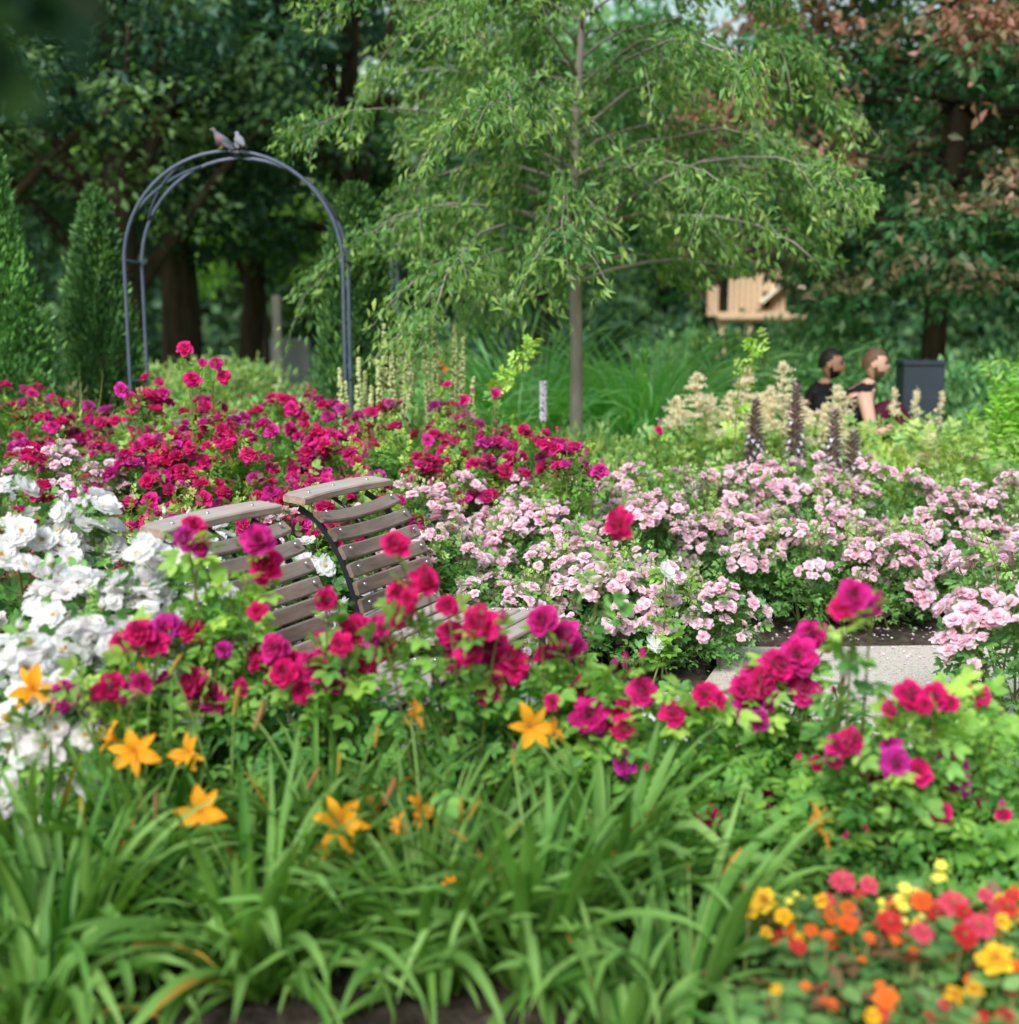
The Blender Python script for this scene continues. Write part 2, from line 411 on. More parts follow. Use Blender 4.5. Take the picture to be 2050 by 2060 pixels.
M['pigeon'] = simple('pigeon', (.15, .16, .20), (.26, .25, .29), 14, .7, .2)
M['pigeon_breast'] = simple('pigeon_breast', (.28, .18, .19), (.34, .23, .23), 14, .7, .2)
M['pigeon_pale'] = simple('pigeon_pale', (.65, .65, .66), None, rough=.7)
M['beak'] = simple('beak', (.6, .35, .12), None, rough=.5)
M['post'] = simple('post', (.28, .27, .22), (.38, .36, .3), 8, .8)
M['render_wall'] = simple('render_wall', (.30, .31, .34), (.38, .39, .42), 4, .8)
M['stone'] = simple('stone', (.28, .26, .23), (.4, .38, .34), 8, .9, .2, bump=.4)

# gravel path: fine beige aggregate
def gravelmat():
    m, nt, ns, lk = newmat('gravel')
    geo = ns.new('ShaderNodeNewGeometry')
    v = ns.new('ShaderNodeTexVoronoi'); v.inputs['Scale'].default_value = 190; lk.new(geo.outputs['Position'], v.inputs['Vector'])
    sep = ns.new('ShaderNodeSeparateColor'); lk.new(v.outputs['Color'], sep.inputs[0])
    c = mixc(nt, sep.outputs[0], (.47, .415, .34), (.70, .64, .55))
    c = mixc(nt, math_(nt, 'LESS_THAN', sep.outputs[1], .10), c, (.28, .23, .18))
    n = noise(nt, 1.3, 4, vec=geo.outputs['Position'])
    c = mixc(nt, ramp(nt, n, .3, .75), mixc(nt, .22, c, (.3, .26, .2)), c)
    b = ns.new('ShaderNodeBsdfPrincipled'); lk.new(c, b.inputs['Base Color']); b.inputs['Roughness'].default_value = .85
    bp = ns.new('ShaderNodeBump'); bp.inputs['Strength'].default_value = .6; bp.inputs['Distance'].default_value = .004
    lk.new(v.outputs['Distance'], bp.inputs['Height']); bp.invert = True; lk.new(bp.outputs[0], b.inputs['Normal'])
    o = ns.new('ShaderNodeOutputMaterial'); lk.new(b.outputs[0], o.inputs[0]); return m
M['gravel'] = gravelmat()
def woodmat(name, axis):
    m, nt, ns, lk = newmat(name)
    tc = ns.new('ShaderNodeTexCoord'); mp = ns.new('ShaderNodeMapping')
    sc = [42, 42, 42]; sc[axis] = 3.0
    mp.inputs['Scale'].default_value = sc; lk.new(tc.outputs['Object'], mp.inputs[0])
    n1 = noise(nt, 1.0, 6, vec=mp.outputs[0], rough=.65)
    n2 = noise(nt, 5.0, 3, vec=tc.outputs['Object'])
    geo = ns.new('ShaderNodeNewGeometry')
    c = mixc(nt, ramp(nt, n1, .3, .7), (.15, .088, .062), (.47, .32, .25))
    c = mixc(nt, math_(nt, 'MULTIPLY', ramp(nt, n2, .35, .7), .55), c, (.44, .385, .35))
    v = math_(nt, 'ADD', .86, math_(nt, 'MULTIPLY', geo.outputs['Random Per Island'], .28))
    hs = ns.new('ShaderNodeHueSaturation'); lk.new(c, hs.inputs['Color']); lk.new(v, hs.inputs['Value'])
    # paler and greyer where the face looks up
    sx = ns.new('ShaderNodeSeparateXYZ'); lk.new(geo.outputs['Normal'], sx.inputs[0])
    c = mixc(nt, math_(nt, 'MULTIPLY', ramp(nt, sx.outputs[2], .5, 1.0), .55), hs.outputs[0], (.52, .47, .42))
    b = ns.new('ShaderNodeBsdfPrincipled'); lk.new(c, b.inputs['Base Color']); b.inputs['Roughness'].default_value = .65
    bp = ns.new('ShaderNodeBump'); bp.inputs['Strength'].default_value = .35; bp.inputs['Distance'].default_value = .003
    lk.new(n1, bp.inputs['Height']); lk.new(bp.outputs[0], b.inputs['Normal'])
    o = ns.new('ShaderNodeOutputMaterial'); lk.new(b.outputs[0], o.inputs[0]); return m
M['wood'] = woodmat('weathered_wood', 1)

# ------------------------------------------------------------------ flower mesh libraries
LR = np.random.default_rng(11)
def lib(n, fn, mat, name):
    out = []
    for i in range(n):
        mb = MB(); V, T, Q, ti = fn(); mb.add(V, T, Q, ti); out.append(mb.mesh(name, mat))
    return out
# unit size: 1.0 = flower diameter
def f_crimson():
    op = LR.uniform(-8, 10)
    return flower([(6, .50, .50, 12 + op, -30, .4, .03, -.02, .95, .08), (8, .47, .46, 36 + op, -34, .5, .03, .0, .88, .10),
                   (8, .42, .40, 54 + op, -32, .55, .03, .02, .72, .12), (7, .36, .34, 68 + op, -24, .6, .03, .03, .5, .13), (7, .30, .28, 80, -12, .7, .03, .04, .3, .13), (4, .2, .22, 86, 0, .8, .01, .05, .1, .1)], LR, .14)
def f_pink():
    op = LR.uniform(-10, 14)
    return flower([(6, .5, .46, 6 + op, -12, .25, .03, -.02, 1.0, .05), (6, .45, .42, 26 + op, -15, .35, .03, 0, .85, .06),
                   (6, .36, .36, 46 + op, -12, .5, .02, .02, .6, .07), (5, .28, .3, 64, -5, .6, .02, .03, .35, .07), (4, .2, .2, 80, 0, .7, .01, .04, .1, .07)], LR, .13)
def f_white():
    op = LR.uniform(-6, 16)
    return flower([(5, .52, .56, 2 + op, 6, .12, .02, -.02, .95, .09), (5, .47, .50, 14 + op, 10, .18, .02, 0, .85, .1), (4, .36, .38, 28 + op, 12, .25, .02, .02, .55, .1)], LR, .14, notch=.12)
def f_lily():
    return flower([(3, .62, .20, 66, -92, .22, .01, 0, .75, .035), (3, .60, .27, 64, -86, .2, .01, .01, .75, .055)], LR, .07, nu=9, point=.7)
def bud_tpl(n=5, L=1.0, W=.55):
    return flower([(n, L, W, 78, 14, .9, .10, 0, .7, .02)], LR, .05, point=.8)
def f_zin():
    return flower([(16, .5, .17, 2, -14, .15, .02, 0, .9, .02), (14, .43, .16, 16, -18, .15, .02, .03, .8, .02), (12, .34, .14, 32, -20, .2, .02, .05, .65, .02), (9, .22, .12, 50, -20, .2, .02, .07, .4, .02)], LR, .08, nu=4, nv=3)
def f_marigold():
    return flower([(12, .48, .3, 0, -5, .2, .0, -.02, .95, .1), (12, .44, .28, 22, -12, .2, .0, .04, .9, .12), (11, .38, .26, 42, -15, .2, 0, .1, .8, .14), (9, .3, .24, 60, -15, .2, 0, .14, .6, .14), (6, .2, .2, 78, -15, .3, 0, .18, .5, .14)], LR, .16, nu=4, nv=4)
def f_cosmos():
    return flower([(6, .5, .36, 10, -8, .1, .02, 0, .9, .04), (6, .42, .3, 25, -8, .1, .02, .02, .8, .04)], LR, .1, nu=4, nv=4, notch=.1)
FL = {'crimson': lib(5, f_crimson, M['crimson'], 'rose_flower'), 'crimson_mid': lib(5, f_crimson, M['crimson_mid'], 'rose_flower'),
      'pink': lib(5, f_pink, M['pink'], 'rose_flower'), 'white': lib(5, f_white, M['white'], 'rose_flower'),
      'lily': lib(4, f_lily, M['orange'], 'lily_flower')}
for k in ('red', 'coral', 'orange'): FL['zin_' + k] = lib(2, f_zin, M['zin_' + k], 'zinnia_flower')
FL['mari_yellow'] = lib(3, f_marigold, M['zin_yellow'], 'marigold_flower')
FL['lemon'] = lib(2, f_cosmos, M['zin_lemon'], 'yellow_flower')
FL['small_orange'] = lib(2, f_cosmos, M['zin_orange'], 'orange_flower')
def with_calyx(mat, name):
    mb = MB(); V, T, Q, ti = bud_tpl(); mb.add(V, T, Q, ti)
    V, T, Q, ti = flower([(5, .55, .3, 70, 10, .7, .12, -.06, .4, .0)], LR, .08, point=.9); mb.add(V * np.array([1.15, 1.15, 1]), T, Q, ti, mat=1)
    return mb.mesh(name, [mat, M['calyx']])
LITE = [flower([(5, .5, .48, 8, -12, .3, .03, -.02, .95, .06), (5, .42, .42, 32, -14, .4, .03, 0, .8, .07), (4, .3, .32, 58, -10, .6, .02, .03, .5, .08)], LR, .14, nu=4, nv=4) for _ in range(3)]
BUD = {'crimson': with_calyx(M['crimson'], 'rose_bud'), 'crimson_mid': with_calyx(M['crimson_mid'], 'rose_bud'), 'pink': with_calyx(M['pink'], 'rose_bud'), 'white': with_calyx(M['white'], 'rose_bud')}
def stamens_mesh(n, r, h, name, el=55):
    mb = MB(); rg = np.random.default_rng(5)
    az = rg.uniform(0, 6.28, n); e = R(el) + rg.normal(size=n) * .25
    d = np.stack([np.cos(az) * np.cos(e), np.sin(az) * np.cos(e), np.sin(e)], 1)
    P = np.stack([d * 0, d * h * .5, d * h], 1)
    tubes(mb, P, np.full((n, 3), r), 3)
    mb.scatter(OCT, P[:, -1], np.tile(np.eye(3), (n, 1, 1)), r * 2.6)
    return mb.mesh(name, M['stamen'])
STAM_W = stamens_mesh(26, .007, .13, 'stamens'); STAM_L = stamens_mesh(6, .007, .5, 'stamens', 72)

def place(me, name, pos, zdir, size, parent, rng, flatz=1.0):
    """a flower object: local Z along zdir, random spin"""
    o = bpy.data.objects.new(name, me); COL.objects.link(o); o.parent = parent
    q = Vector(zdir).to_track_quat('Z', 'Y') @ Quaternion((0, 0, 1), rng.uniform(0, 6.28))
    o.rotation_mode = 'QUATERNION'; o.rotation_quaternion = q
    o.location = Vector(pos); o.scale = (size, size, size * flatz)
    return o

# ------------------------------------------------------------------ rose bushes
def rose_bush(label, group, u, d, r, h, kind, fsize, nfl, leaf='rose_leaf', seed=0, base_z=0.0, sprays=None, lsize=.085, nfill=900, tplf=None, front=.72, spread=.06, alt=None, altp=0.0, buds=8, ry=None, shoots=5, zlo=.3, name='rose_bush', x=None, extra=0):
    rng = np.random.default_rng(seed + 100)
    cx = xof(u, d) if x is None else x; ry = ry or r
    root = thing(name, label, 'rose bush', (cx, d, base_z), 0, group)
    ns = sprays or max(8, nfl // 4)
    az = np.where(rng.random(ns) < front, rng.uniform(math.pi * 1.02, math.pi * 1.98, ns), rng.uniform(0, math.pi, ns))
    th = np.arccos(rng.uniform(math.cos(R(86)), 1, ns) ** .85)
    def dome(az, th, k=1.0):
        rr = np.sin(th) ** .75 * k
        lump = 1 + .10 * np.sin(3 * az + seed) + .07 * np.sin(5 * az + th * 4 + seed * 2)
        return np.stack([rr * np.cos(az) * r * lump, rr * np.sin(az) * ry * lump, h * (zlo + (1 - zlo) * np.cos(th) ** .7) * (1 - (1 - k) * .8)], -1)
    C = dome(az, th) + rng.normal(size=(ns, 3)) * [.02, .02, .035]
    C[:, 2] = np.maximum(C[:, 2], .08)
    Nn = unit(C - np.array([0, 0, h * .25])) + [0, 0, .35]; Nn = unit(Nn)
    # canes
    mbs = MB(); base = rng.normal(size=(ns, 3)) * [.07, .07, 0]; base[:, 2] = 0
    ctrl = base * .4 + C * [.55, .55, .75]; ctrl[:, 2] = C[:, 2] * .72
    tt = np.linspace(0, 1, 8)[None, :, None]
    P = (1 - tt) ** 2 * base[:, None] + 2 * tt * (1 - tt) * ctrl[:, None] + tt * tt * C[:, None]
    tubes(mbs, P, np.linspace(.006, .0022, 8)[None, :].repeat(ns, 0), 5)
    # flowers
    cnt = 0; F_ = []; fi = 0
    while cnt < nfl:
        i = fi % ns; fi += 1
        k = int(rng.integers(2, 7)) if ns < nfl else 1
        k = min(k, nfl - cnt)
        side = rotM(Nn[i], rng)[0]
        for q in range(k):
            a = q * 2.4 + rng.uniform(0, .6); rad = spread * math.sqrt(q + .2) * (.75 + .5 * rng.random())
            off = side[:, 0] * math.cos(a) * rad + side[:, 1] * math.sin(a) * rad
            p = C[i] + off + Nn[i] * rng.normal() * .018 - Nn[i] * rad * .35
            if p[2] < .05: p[2] = .05
            nz = unit(Nn[i] + off * 5 + rng.normal(size=3) * .28)
            F_.append((p, nz, i)); cnt += 1
    F_P = np.array([f[0] for f in F_]); F_N = np.array([f[1] for f in F_])
    st = np.array([P[f[2], 6] for f in F_])
    ped = np.stack([st, (st + F_P) / 2 - F_N * .01 + [0, 0, -.01], F_P - F_N * .004], 1)
    tubes(mbs, ped, .0016, 3)
    mbl = MB()
    tpl = tplf or COMP_S
    # leaves along canes
    ci = rng.integers(0, ns, nfill // 2); tj = rng.uniform(3.0, 7.0, nfill // 2); j0 = np.minimum(tj.astype(int), 6); fr = (tj - j0)[:, None]
    Lp = P[ci, j0] * (1 - fr) + P[ci, j0 + 1] * fr
    dirn = rng.normal(size=Lp.shape) * [1, 1, .45] + unit(Lp - [0, 0, h * .3]) * .8
    # shell fill
    m2 = nfill - nfill // 2
    az2 = rng.uniform(0, 6.283, m2); az2 = np.where(rng.random(m2) < .35, rng.uniform(math.pi, 2 * math.pi, m2), az2)
    th2 = np.arccos(rng.uniform(0.0, 1, m2))
    Sp = dome(az2, th2, rng.uniform(.55, .97, m2)) ; Sp[:, 2] *= rng.uniform(.35, 1.0, m2) ** .5
    d2 = unit(Sp - [0, 0, h * .3]) + rng.normal(size=Sp.shape) * .55
    AP = np.concatenate([Lp, Sp]); AD = np.concatenate([dirn, d2])
    hf = np.clip((AP[:, 2] / h - .55) * 1.3, 0, 1) * rng.random(len(AP)) ** 1.5
    mbl.scatter(tpl, AP, frames(AD, rng, .62), lsize * rng.uniform(.65, 1.25, len(AP)), hf * .8)
    # young shoots standing out of the bush
    SH = []
    for k in range(shoots):
        a = rng.uniform(math.pi * .9, math.pi * 2.1); p0 = dome(np.array([a]), np.array([rng.uniform(0, 1.0)]), .8)[0]
        p1 = p0 + np.array([rng.normal() * .05, rng.normal() * .04, rng.uniform(.10, .22)])
        pts = bez(p0, (p0 + p1) / 2 + rng.normal(size=3) * .02, p1, 7); tube(mbs, pts, np.linspace(.003, .0013, 7), 4)
        nn = 9; tq = np.linspace(.15, 1, nn); pp = np.stack([np.interp(tq, np.linspace(0, 1, 7), pts[:, c]) for c in range(3)], 1)
        mbl.scatter(tpl, pp, frames(rng.normal(size=(nn, 3)) * [1, 1, .2] + [0, 0, .55], rng, .5), lsize * np.linspace(.85, .4, nn), .75)
        SH.append(p1)
    mbs.build('stems', M['stem'], root); mbl.build('foliage', M[leaf], root)
    for (p, nz, i) in F_:
        kd = alt if (alt and rng.random() < altp) else kind
        o = place(FL[kd][int(rng.integers(0, len(FL[kd])))], 'flower', p, nz, fsize * rng.uniform(.72, 1.15), root, rng, rng.uniform(.8, 1.1))
        if kd == 'white': link('stamens', STAM_W, o)
    if extra:   # beyond the hundred individual blooms the smaller ones behind and between are one mass
        kd = kind; mbx = MB(); ii = rng.integers(0, ns, extra); sd = rotM(Nn[ii], rng); a = rng.uniform(0, 6.28, extra); rad = spread * 1.9 * np.sqrt(rng.random(extra))
        Px = C[ii] + sd[:, :, 0] * (np.cos(a) * rad)[:, None] + sd[:, :, 1] * (np.sin(a) * rad)[:, None] - Nn[ii] * rng.uniform(-.01, .05, extra)[:, None]
        Px[:, 2] = np.maximum(Px[:, 2], .06)
        for q in range(3): mbx.scatter(LITE[q], Px[q::3], rotM(unit(Nn[ii][q::3] + rng.normal(size=Px[q::3].shape) * .35), rng), fsize * rng.uniform(.6, 1.0, len(Px[q::3])))
        ox = mbx.build('small_blooms', M[kd], root); ox['kind'] = 'stuff'
    for k in range(buds):
        i = int(rng.integers(0, ns)); p = C[i] + Nn[i] * rng.uniform(.02, .06) + rng.normal(size=3) * .02
        place(BUD[kind], 'bud', p, unit(Nn[i] + [0, 0, .6]), fsize * .42, root, rng)
    return root

# ------------------------------------------------------------------ setting
def sheet(name, pts, z, mat, label=None):
    mb = MB(); n = len(pts); V = [(x, y, z) for x, y in pts]; c = np.mean(V, axis=0)
    V.append(tuple(c)); T = [(i, (i + 1) % n, n) for i in range(n)]
    mb.add(V, T); o = mb.build(name, mat, smooth=False); o['kind'] = 'structure'; return o
def grid_sheet(name, x0, x1, y0, y1, nx, ny, amp, z, mat, seed=0, keep=None):
    rng = np.random.default_rng(seed)
    X, Y = np.meshgrid(np.linspace(x0, x1, nx), np.linspace(y0, y1, ny))
    Z = np.zeros_like(X)
    for k in range(26):
        f = rng.uniform(2, 34); a = rng.uniform(0, 6.28); Z += np.sin(f * (X * math.cos(a) + Y * math.sin(a)) + rng.uniform(0, 6.28)) / (f ** .75)
    Z = z + amp * Z / np.abs(Z).max() + rng.normal(size=Z.shape) * amp * .12
    V = np.stack([X, Y, Z], 2).reshape(-1, 3)
    i = np.arange(ny - 1)[:, None] * nx; j = np.arange(nx - 1)[None, :]
    Q = np.stack([i + j, i + j + 1, i + nx + j + 1, i + nx + j], 2).reshape(-1, 4)
    c = V[Q].mean(1)
    if keep is not None: Q = Q[keep(c[:, 0], c[:, 1])]
    mb = MB(); mb.add(V, None, Q); o = mb.build(name, mat); o['kind'] = 'structure'; return o
sheet('ground', [(-600, -20), (600, -20), (600, 900), (-600, 900)], -.03, M['lawn'])
X_, Y_ = np.meshgrid(np.linspace(-60, 60, 90), np.linspace(40, 120, 14)); f_ = np.clip((Y_ - 40) / 12, 0, 1)
V_ = np.stack([X_, Y_, -.02 + f_ ** .8 * (7.0 + 1.2 * np.sin(X_ * .21) + .6 * np.sin(X_ * .9 + Y_) + .35 * np.sin(X_ * 2.3))], 2).reshape(-1, 3)
i_ = np.arange(13)[:, None] * 90; j_ = np.arange(89)[None]; mb = MB(); mb.add(V_, None, np.stack([i_ + j_, i_ + j_ + 1, i_ + 91 + j_, i_ + 90 + j_], 2).reshape(-1, 4))
o = mb.build('sky_mask_hill', simple('hill_green', (.012, .03, .014), (.04, .075, .03), 1.2, .95, .05, detail=6)); o['kind'] = 'structure'  # added hill, blocks the bright horizon sky behind the woodland gaps
def is_path(x, y):
    a = (x > .80) & (y > 3.62) & (y < 5.72 - .05 * np.sin(x * 3)) & (x > .80 + np.clip(y - 4.95, 0, 1) * .28)
    b = (x > -1.75) & (x < .82) & (y > 3.96) & (y < 4.98)
    return a | b
grid_sheet('soil', -6, 6, 1.6, 9.2, 400, 260, .035, .0, M['soil'], 3, keep=lambda x, y: ~is_path(x, y))
sheet('path', [(.80, 3.6), (8, 3.6), (8, 5.68), (3, 5.73), (2.2, 5.76), (1.4, 5.72), (1.02, 5.74), (.97, 5.4), (.80, 4.95)], .018, M['gravel'])
mb = MB(); boxv(mb, (-.47, 4.47, -.005), 1.265, .505, .03, None, .004); slab = mb.build('paving', M['slab'], smooth=False); slab['kind'] = 'structure'
mb = MB()
boxv(mb, (.806, 4.3, .012), .004, .68, .014, None, .001); e = mb.build('path_edging', M['steel'], smooth=False); tag(e, 'thin metal edging strip between pale slab and gravel path', 'edging strip')
# fallen petals
rng = np.random.default_rng(9)
mb = MB()
P = np.concatenate([np.stack([rng.uniform(.85, 3.4, 260), 5.72 - np.abs(rng.normal(size=260)) * .22, np.full(260, .024)], 1), np.stack([rng.uniform(.9, 3, 80), rng.uniform(4.2, 5.6, 80), np.full(80, .024)], 1),
    np.stack([rng.uniform(.95, 3.4, 200), rng.uniform(5.75, 6.0, 200), np.full(200, .045)], 1)])
mb.scatter(petal(.5, .45, R(5), R(15), .2, 0, nu=3, nv=3), P, rotM(rng.normal(size=(len(P), 3)) * .25 + [0, 0, 1], rng), rng.uniform(.022, .042, len(P)), .8)
tag(mb.build('fallen_petals', M['pink']), 'scattered pale pink petals fallen on the gravel and soil', 'petals', kind='stuff')

# ------------------------------------------------------------------ chairs
_m = MB(); _m.scatter(SPH, [[0, 0, 0]], np.eye(3)[None], .0075); BOLT = _m.mesh('bolt', M['steel'])
def chair(label, cx, cy, ang, group):
    root = thing('slatted_chair', label, 'chair', (cx, cy, .025), ang, group)
    # local: +Y = along the slats (away from viewer), +X = forward (the way a sitter faces)
    prof = [(-.275, .872), (-.190, .828), (-.128, .762), (-.084, .695), (-.050, .628), (-.024, .560), (-.004, .492), (.014, .424)]
    px = np.array([p[0] for p in prof]); pz = np.array([p[1] for p in prof])
    W = .29
    def slat(mb, x, z, ax, hw, ht, bow, seed):
        """slat centred (x,z); ax = direction of its wide face in xz-plane (unit); bowed along Y"""
        n = 15; ys = np.linspace(-W, W, n); ax = np.array(ax); nr = np.array([ax[1], -ax[0]])
        V = []; b = .006
        prof8 = [(-hw + b, -ht), (hw - b, -ht), (hw, -ht + b), (hw, ht - b), (hw - b, ht), (-hw + b, ht), (-hw, ht - b), (-hw, -ht + b)]
        for i, y in enumerate(ys):
            ins = .9 if i in (0, n - 1) else 1.0
            bo = bow * (1 - (y / W) ** 2)
            for (p, q) in prof8:
                v = np.array([x, z]) + ax * p * ins + nr * (q * ins - bo)
                V.append((v[0], y, v[1]))
        Q = [(i * 8 + k, i * 8 + (k + 1) % 8, i * 8 + 8 + (k + 1) % 8, i * 8 + 8 + k) for i in range(n - 1) for k in range(8)]
        T = [(0, k + 1, k) for k in range(1, 7)] + [((n - 1) * 8, (n - 1) * 8 + k, (n - 1) * 8 + k + 1) for k in range(1, 7)]
        mb.add(V, T, Q)
    mbk = MB(); BO = []
    for i in range(1, 8):
        x, z = px[i] + .02, pz[i]
        a, b2 = (px[i - 1] - px[min(i + 1, 7)], pz[i - 1] - pz[min(i + 1, 7)]); L = math.hypot(a, b2); ax = (a / L, b2 / L)
        slat(mbk, x, z, ax, .0305, .011, .030, i)
        for y in (-W + .045, W - .045):
            nr = np.array([ax[1], -ax[0]])
            BO.append((x + nr[0] * .012, y, z + nr[1] * .012 + .008))
    # one more just above the seat
        mbk.build('backrest', M['wood'], root, smooth=False)
    mbt = MB(); slat(mbt, -.262, .895, unit(np.array([-1, .10])), .058, .016, .0, 0)
    V = mbt.V[0]; V[:, 0] -= .035 * (1 - (V[:, 1] / W) ** 2); V[:, 1] *= 1.10
    tr_ = mbt.build('top_rail', M['wood'], root, smooth=False)
    for (x, y) in ((-.262, -W + .07), (-.27, W - .07), (-.295, 0)): BO.append((x, y, .912))
    mbs = MB(); 
    sx = np.linspace(.085, .56, 7); sz = [.372, .364, .362, .364, .370, .378, .376]
    for i in range(7):
        sl = (0.0, 0.0); a = [-.10, -.05, 0, .0, .02, 0, -.35][i]
        ax = unit(np.array([1, a])); slat(mbs, sx[i], sz[i] + .02, (ax[0], ax[1]), .030, .011, -.004, i)
        for y in (-W + .045, W - .045): BO.append((sx[i], y, sz[i] + .033))
    mbs.build('seat', M['wood'], root, smooth=False)
    for b_ in BO: o_ = link('bolt', BOLT, root, b_)
    # frame: flat steel uprights, seat bearers
    for y in (-W + .045, W - .045):
        mbf = MB(); xs = list(px - .012) + [.02, .04]; zs = list(pz - .012) + [.385, .355]
        n = len(xs); V = []
        for i in range(n):
            ww = .022 + .012 * (i / n)
            j0, j1 = max(0, i - 1), min(n - 1, i + 1); t = unit(np.array([xs[j0] - xs[j1], zs[j0] - zs[j1]])); nr = np.array([t[1], -t[0]])
            for (p, q) in ((1, -1), (1, 1), (-1, 1), (-1, -1)):
                V.append((xs[i] - nr[0] * (ww if p < 0 else 0), y + q * .006, zs[i] - nr[1] * (ww if p < 0 else 0)))
        Q = [(i * 4 + k, i * 4 + (k + 1) % 4, i * 4 + 4 + (k + 1) % 4, i * 4 + 4 + k) for i in range(n - 1) for k in range(4)] + [(3, 2, 1, 0), (n * 4 - 4, n * 4 - 3, n * 4 - 2, n * 4 - 1)]
        mbf.add(V, None, Q); mbf.build('back_support', M['black_steel'], root, smooth=False)
        mbf = MB(); boxv(mbf, (.30, y, .352), .275, .006, .018, None, .002); mbf.build('seat_rail', M['black_steel'], root, smooth=False)
        for (x, dx) in ((.045, -.07), (.545, .01)):
            mbf = MB(); P_ = np.array([[x, y, .35], [x + dx, y, .0]]); tube(mbf, P_, .016, 8)
            boxv(mbf, (x + dx, y, .004), .03, .022, .004, None, .001)
            mbf.build('leg', M['black_steel'], root)
    mbf = MB(); tube(mbf, [(px[i] - .012 - .034, 0, pz[i]) for i in range(0, 8)], .008, 5)
    mbf.build('centre_strap', M['black_steel'], root)
    mbf = MB()
    for x in (.045, .545):
        mbf = MB(); tube(mbf, [(x, -W + .05, .345), (x, W - .05, .345)], .010, 6); mbf.build('cross_bar', M['black_steel'], root)
    return root
CH_ANG = -math.atan2(.43, .9)
chair('the farther weathered wooden slatted chair, its grey seat slats visible behind crimson roses', -.465, 4.77, CH_ANG, 'pair of slatted chairs')
chair('weathered wooden slatted chair nearer the white roses, backrest crossed by crimson blooms', -.80, 4.03, CH_ANG, 'pair of slatted chairs')

# ------------------------------------------------------------------ arches and pigeons
def arch(label, u, vtop, d, halfw, depth, rt, shift=0.0):
    c = at(u, vtop, d); c[0] = at(u, vtop + 230, d)[0]; root = thing('garden_arch', label, 'garden arch', (c[0], d, 0), 0, None)
    top = c[2]; rise = halfw; zc = top - rise
    def hoop(y, hw, name):
        pts = [(-hw, y, 0.0)] + [(-hw, y, z) for z in np.linspace(.3, zc, 6)]
        for a in np.linspace(math.pi, 0, 29)[1:-1]: pts.append((hw * math.cos(a), y, zc + rise * math.sin(a)))
        pts += [(hw, y, z) for z in np.linspace(zc, .3, 6)] + [(hw, y, 0)]
        mb = MB(); tube(mb, pts, rt, 8); mb.build(name, M['arch_steel'], root)
    hoop(0, halfw, 'front_hoop'); hoop(depth, halfw * .985, 'back_hoop')
    for a0, a1, s in ((R(155), R(112), 1), (R(25), R(68), -1)):
        mb = MB(); t = np.linspace(0, 1, 14); aa = a0 + (a1 - a0) * t
        tube(mb, np.stack([halfw * np.cos(aa), depth * t, zc + rise * np.sin(aa) - .0], 1), rt * .8, 6); mb.build('diagonal_bar', M['arch_steel'], root)
        mb = MB(); tube(mb, np.stack([halfw * np.cos(aa), depth * (1 - t), zc + rise * np.sin(aa)], 1), rt * .8, 6); mb.build('diagonal_bar', M['arch_steel'], root)
    for a in (R(178), R(90), R(2)):
        mb = MB(); tube(mb, [(halfw * math.cos(a), 0, zc + rise * math.sin(a)), (halfw * math.cos(a), depth, zc + rise * math.sin(a))], rt * .7, 6); mb.build('cross_rung', M['arch_steel'], root)
    for z in (.5, 1.2):
        for s in (-1, 1):
            mb = MB(); tube(mb, [(s * halfw, 0, z), (s * halfw, depth, z)], rt * .6, 6); mb.build('cross_rung', M['arch_steel'], root)
    return root, c
a1, ac = arch('blue grey metal garden arch with two pigeons perched on top', 470, 304, 8.3, .745, .36, .0135)
arch('blue grey metal garden arch half hidden behind the young green tree', 905, 390, 12.6, .60, .5, .016)

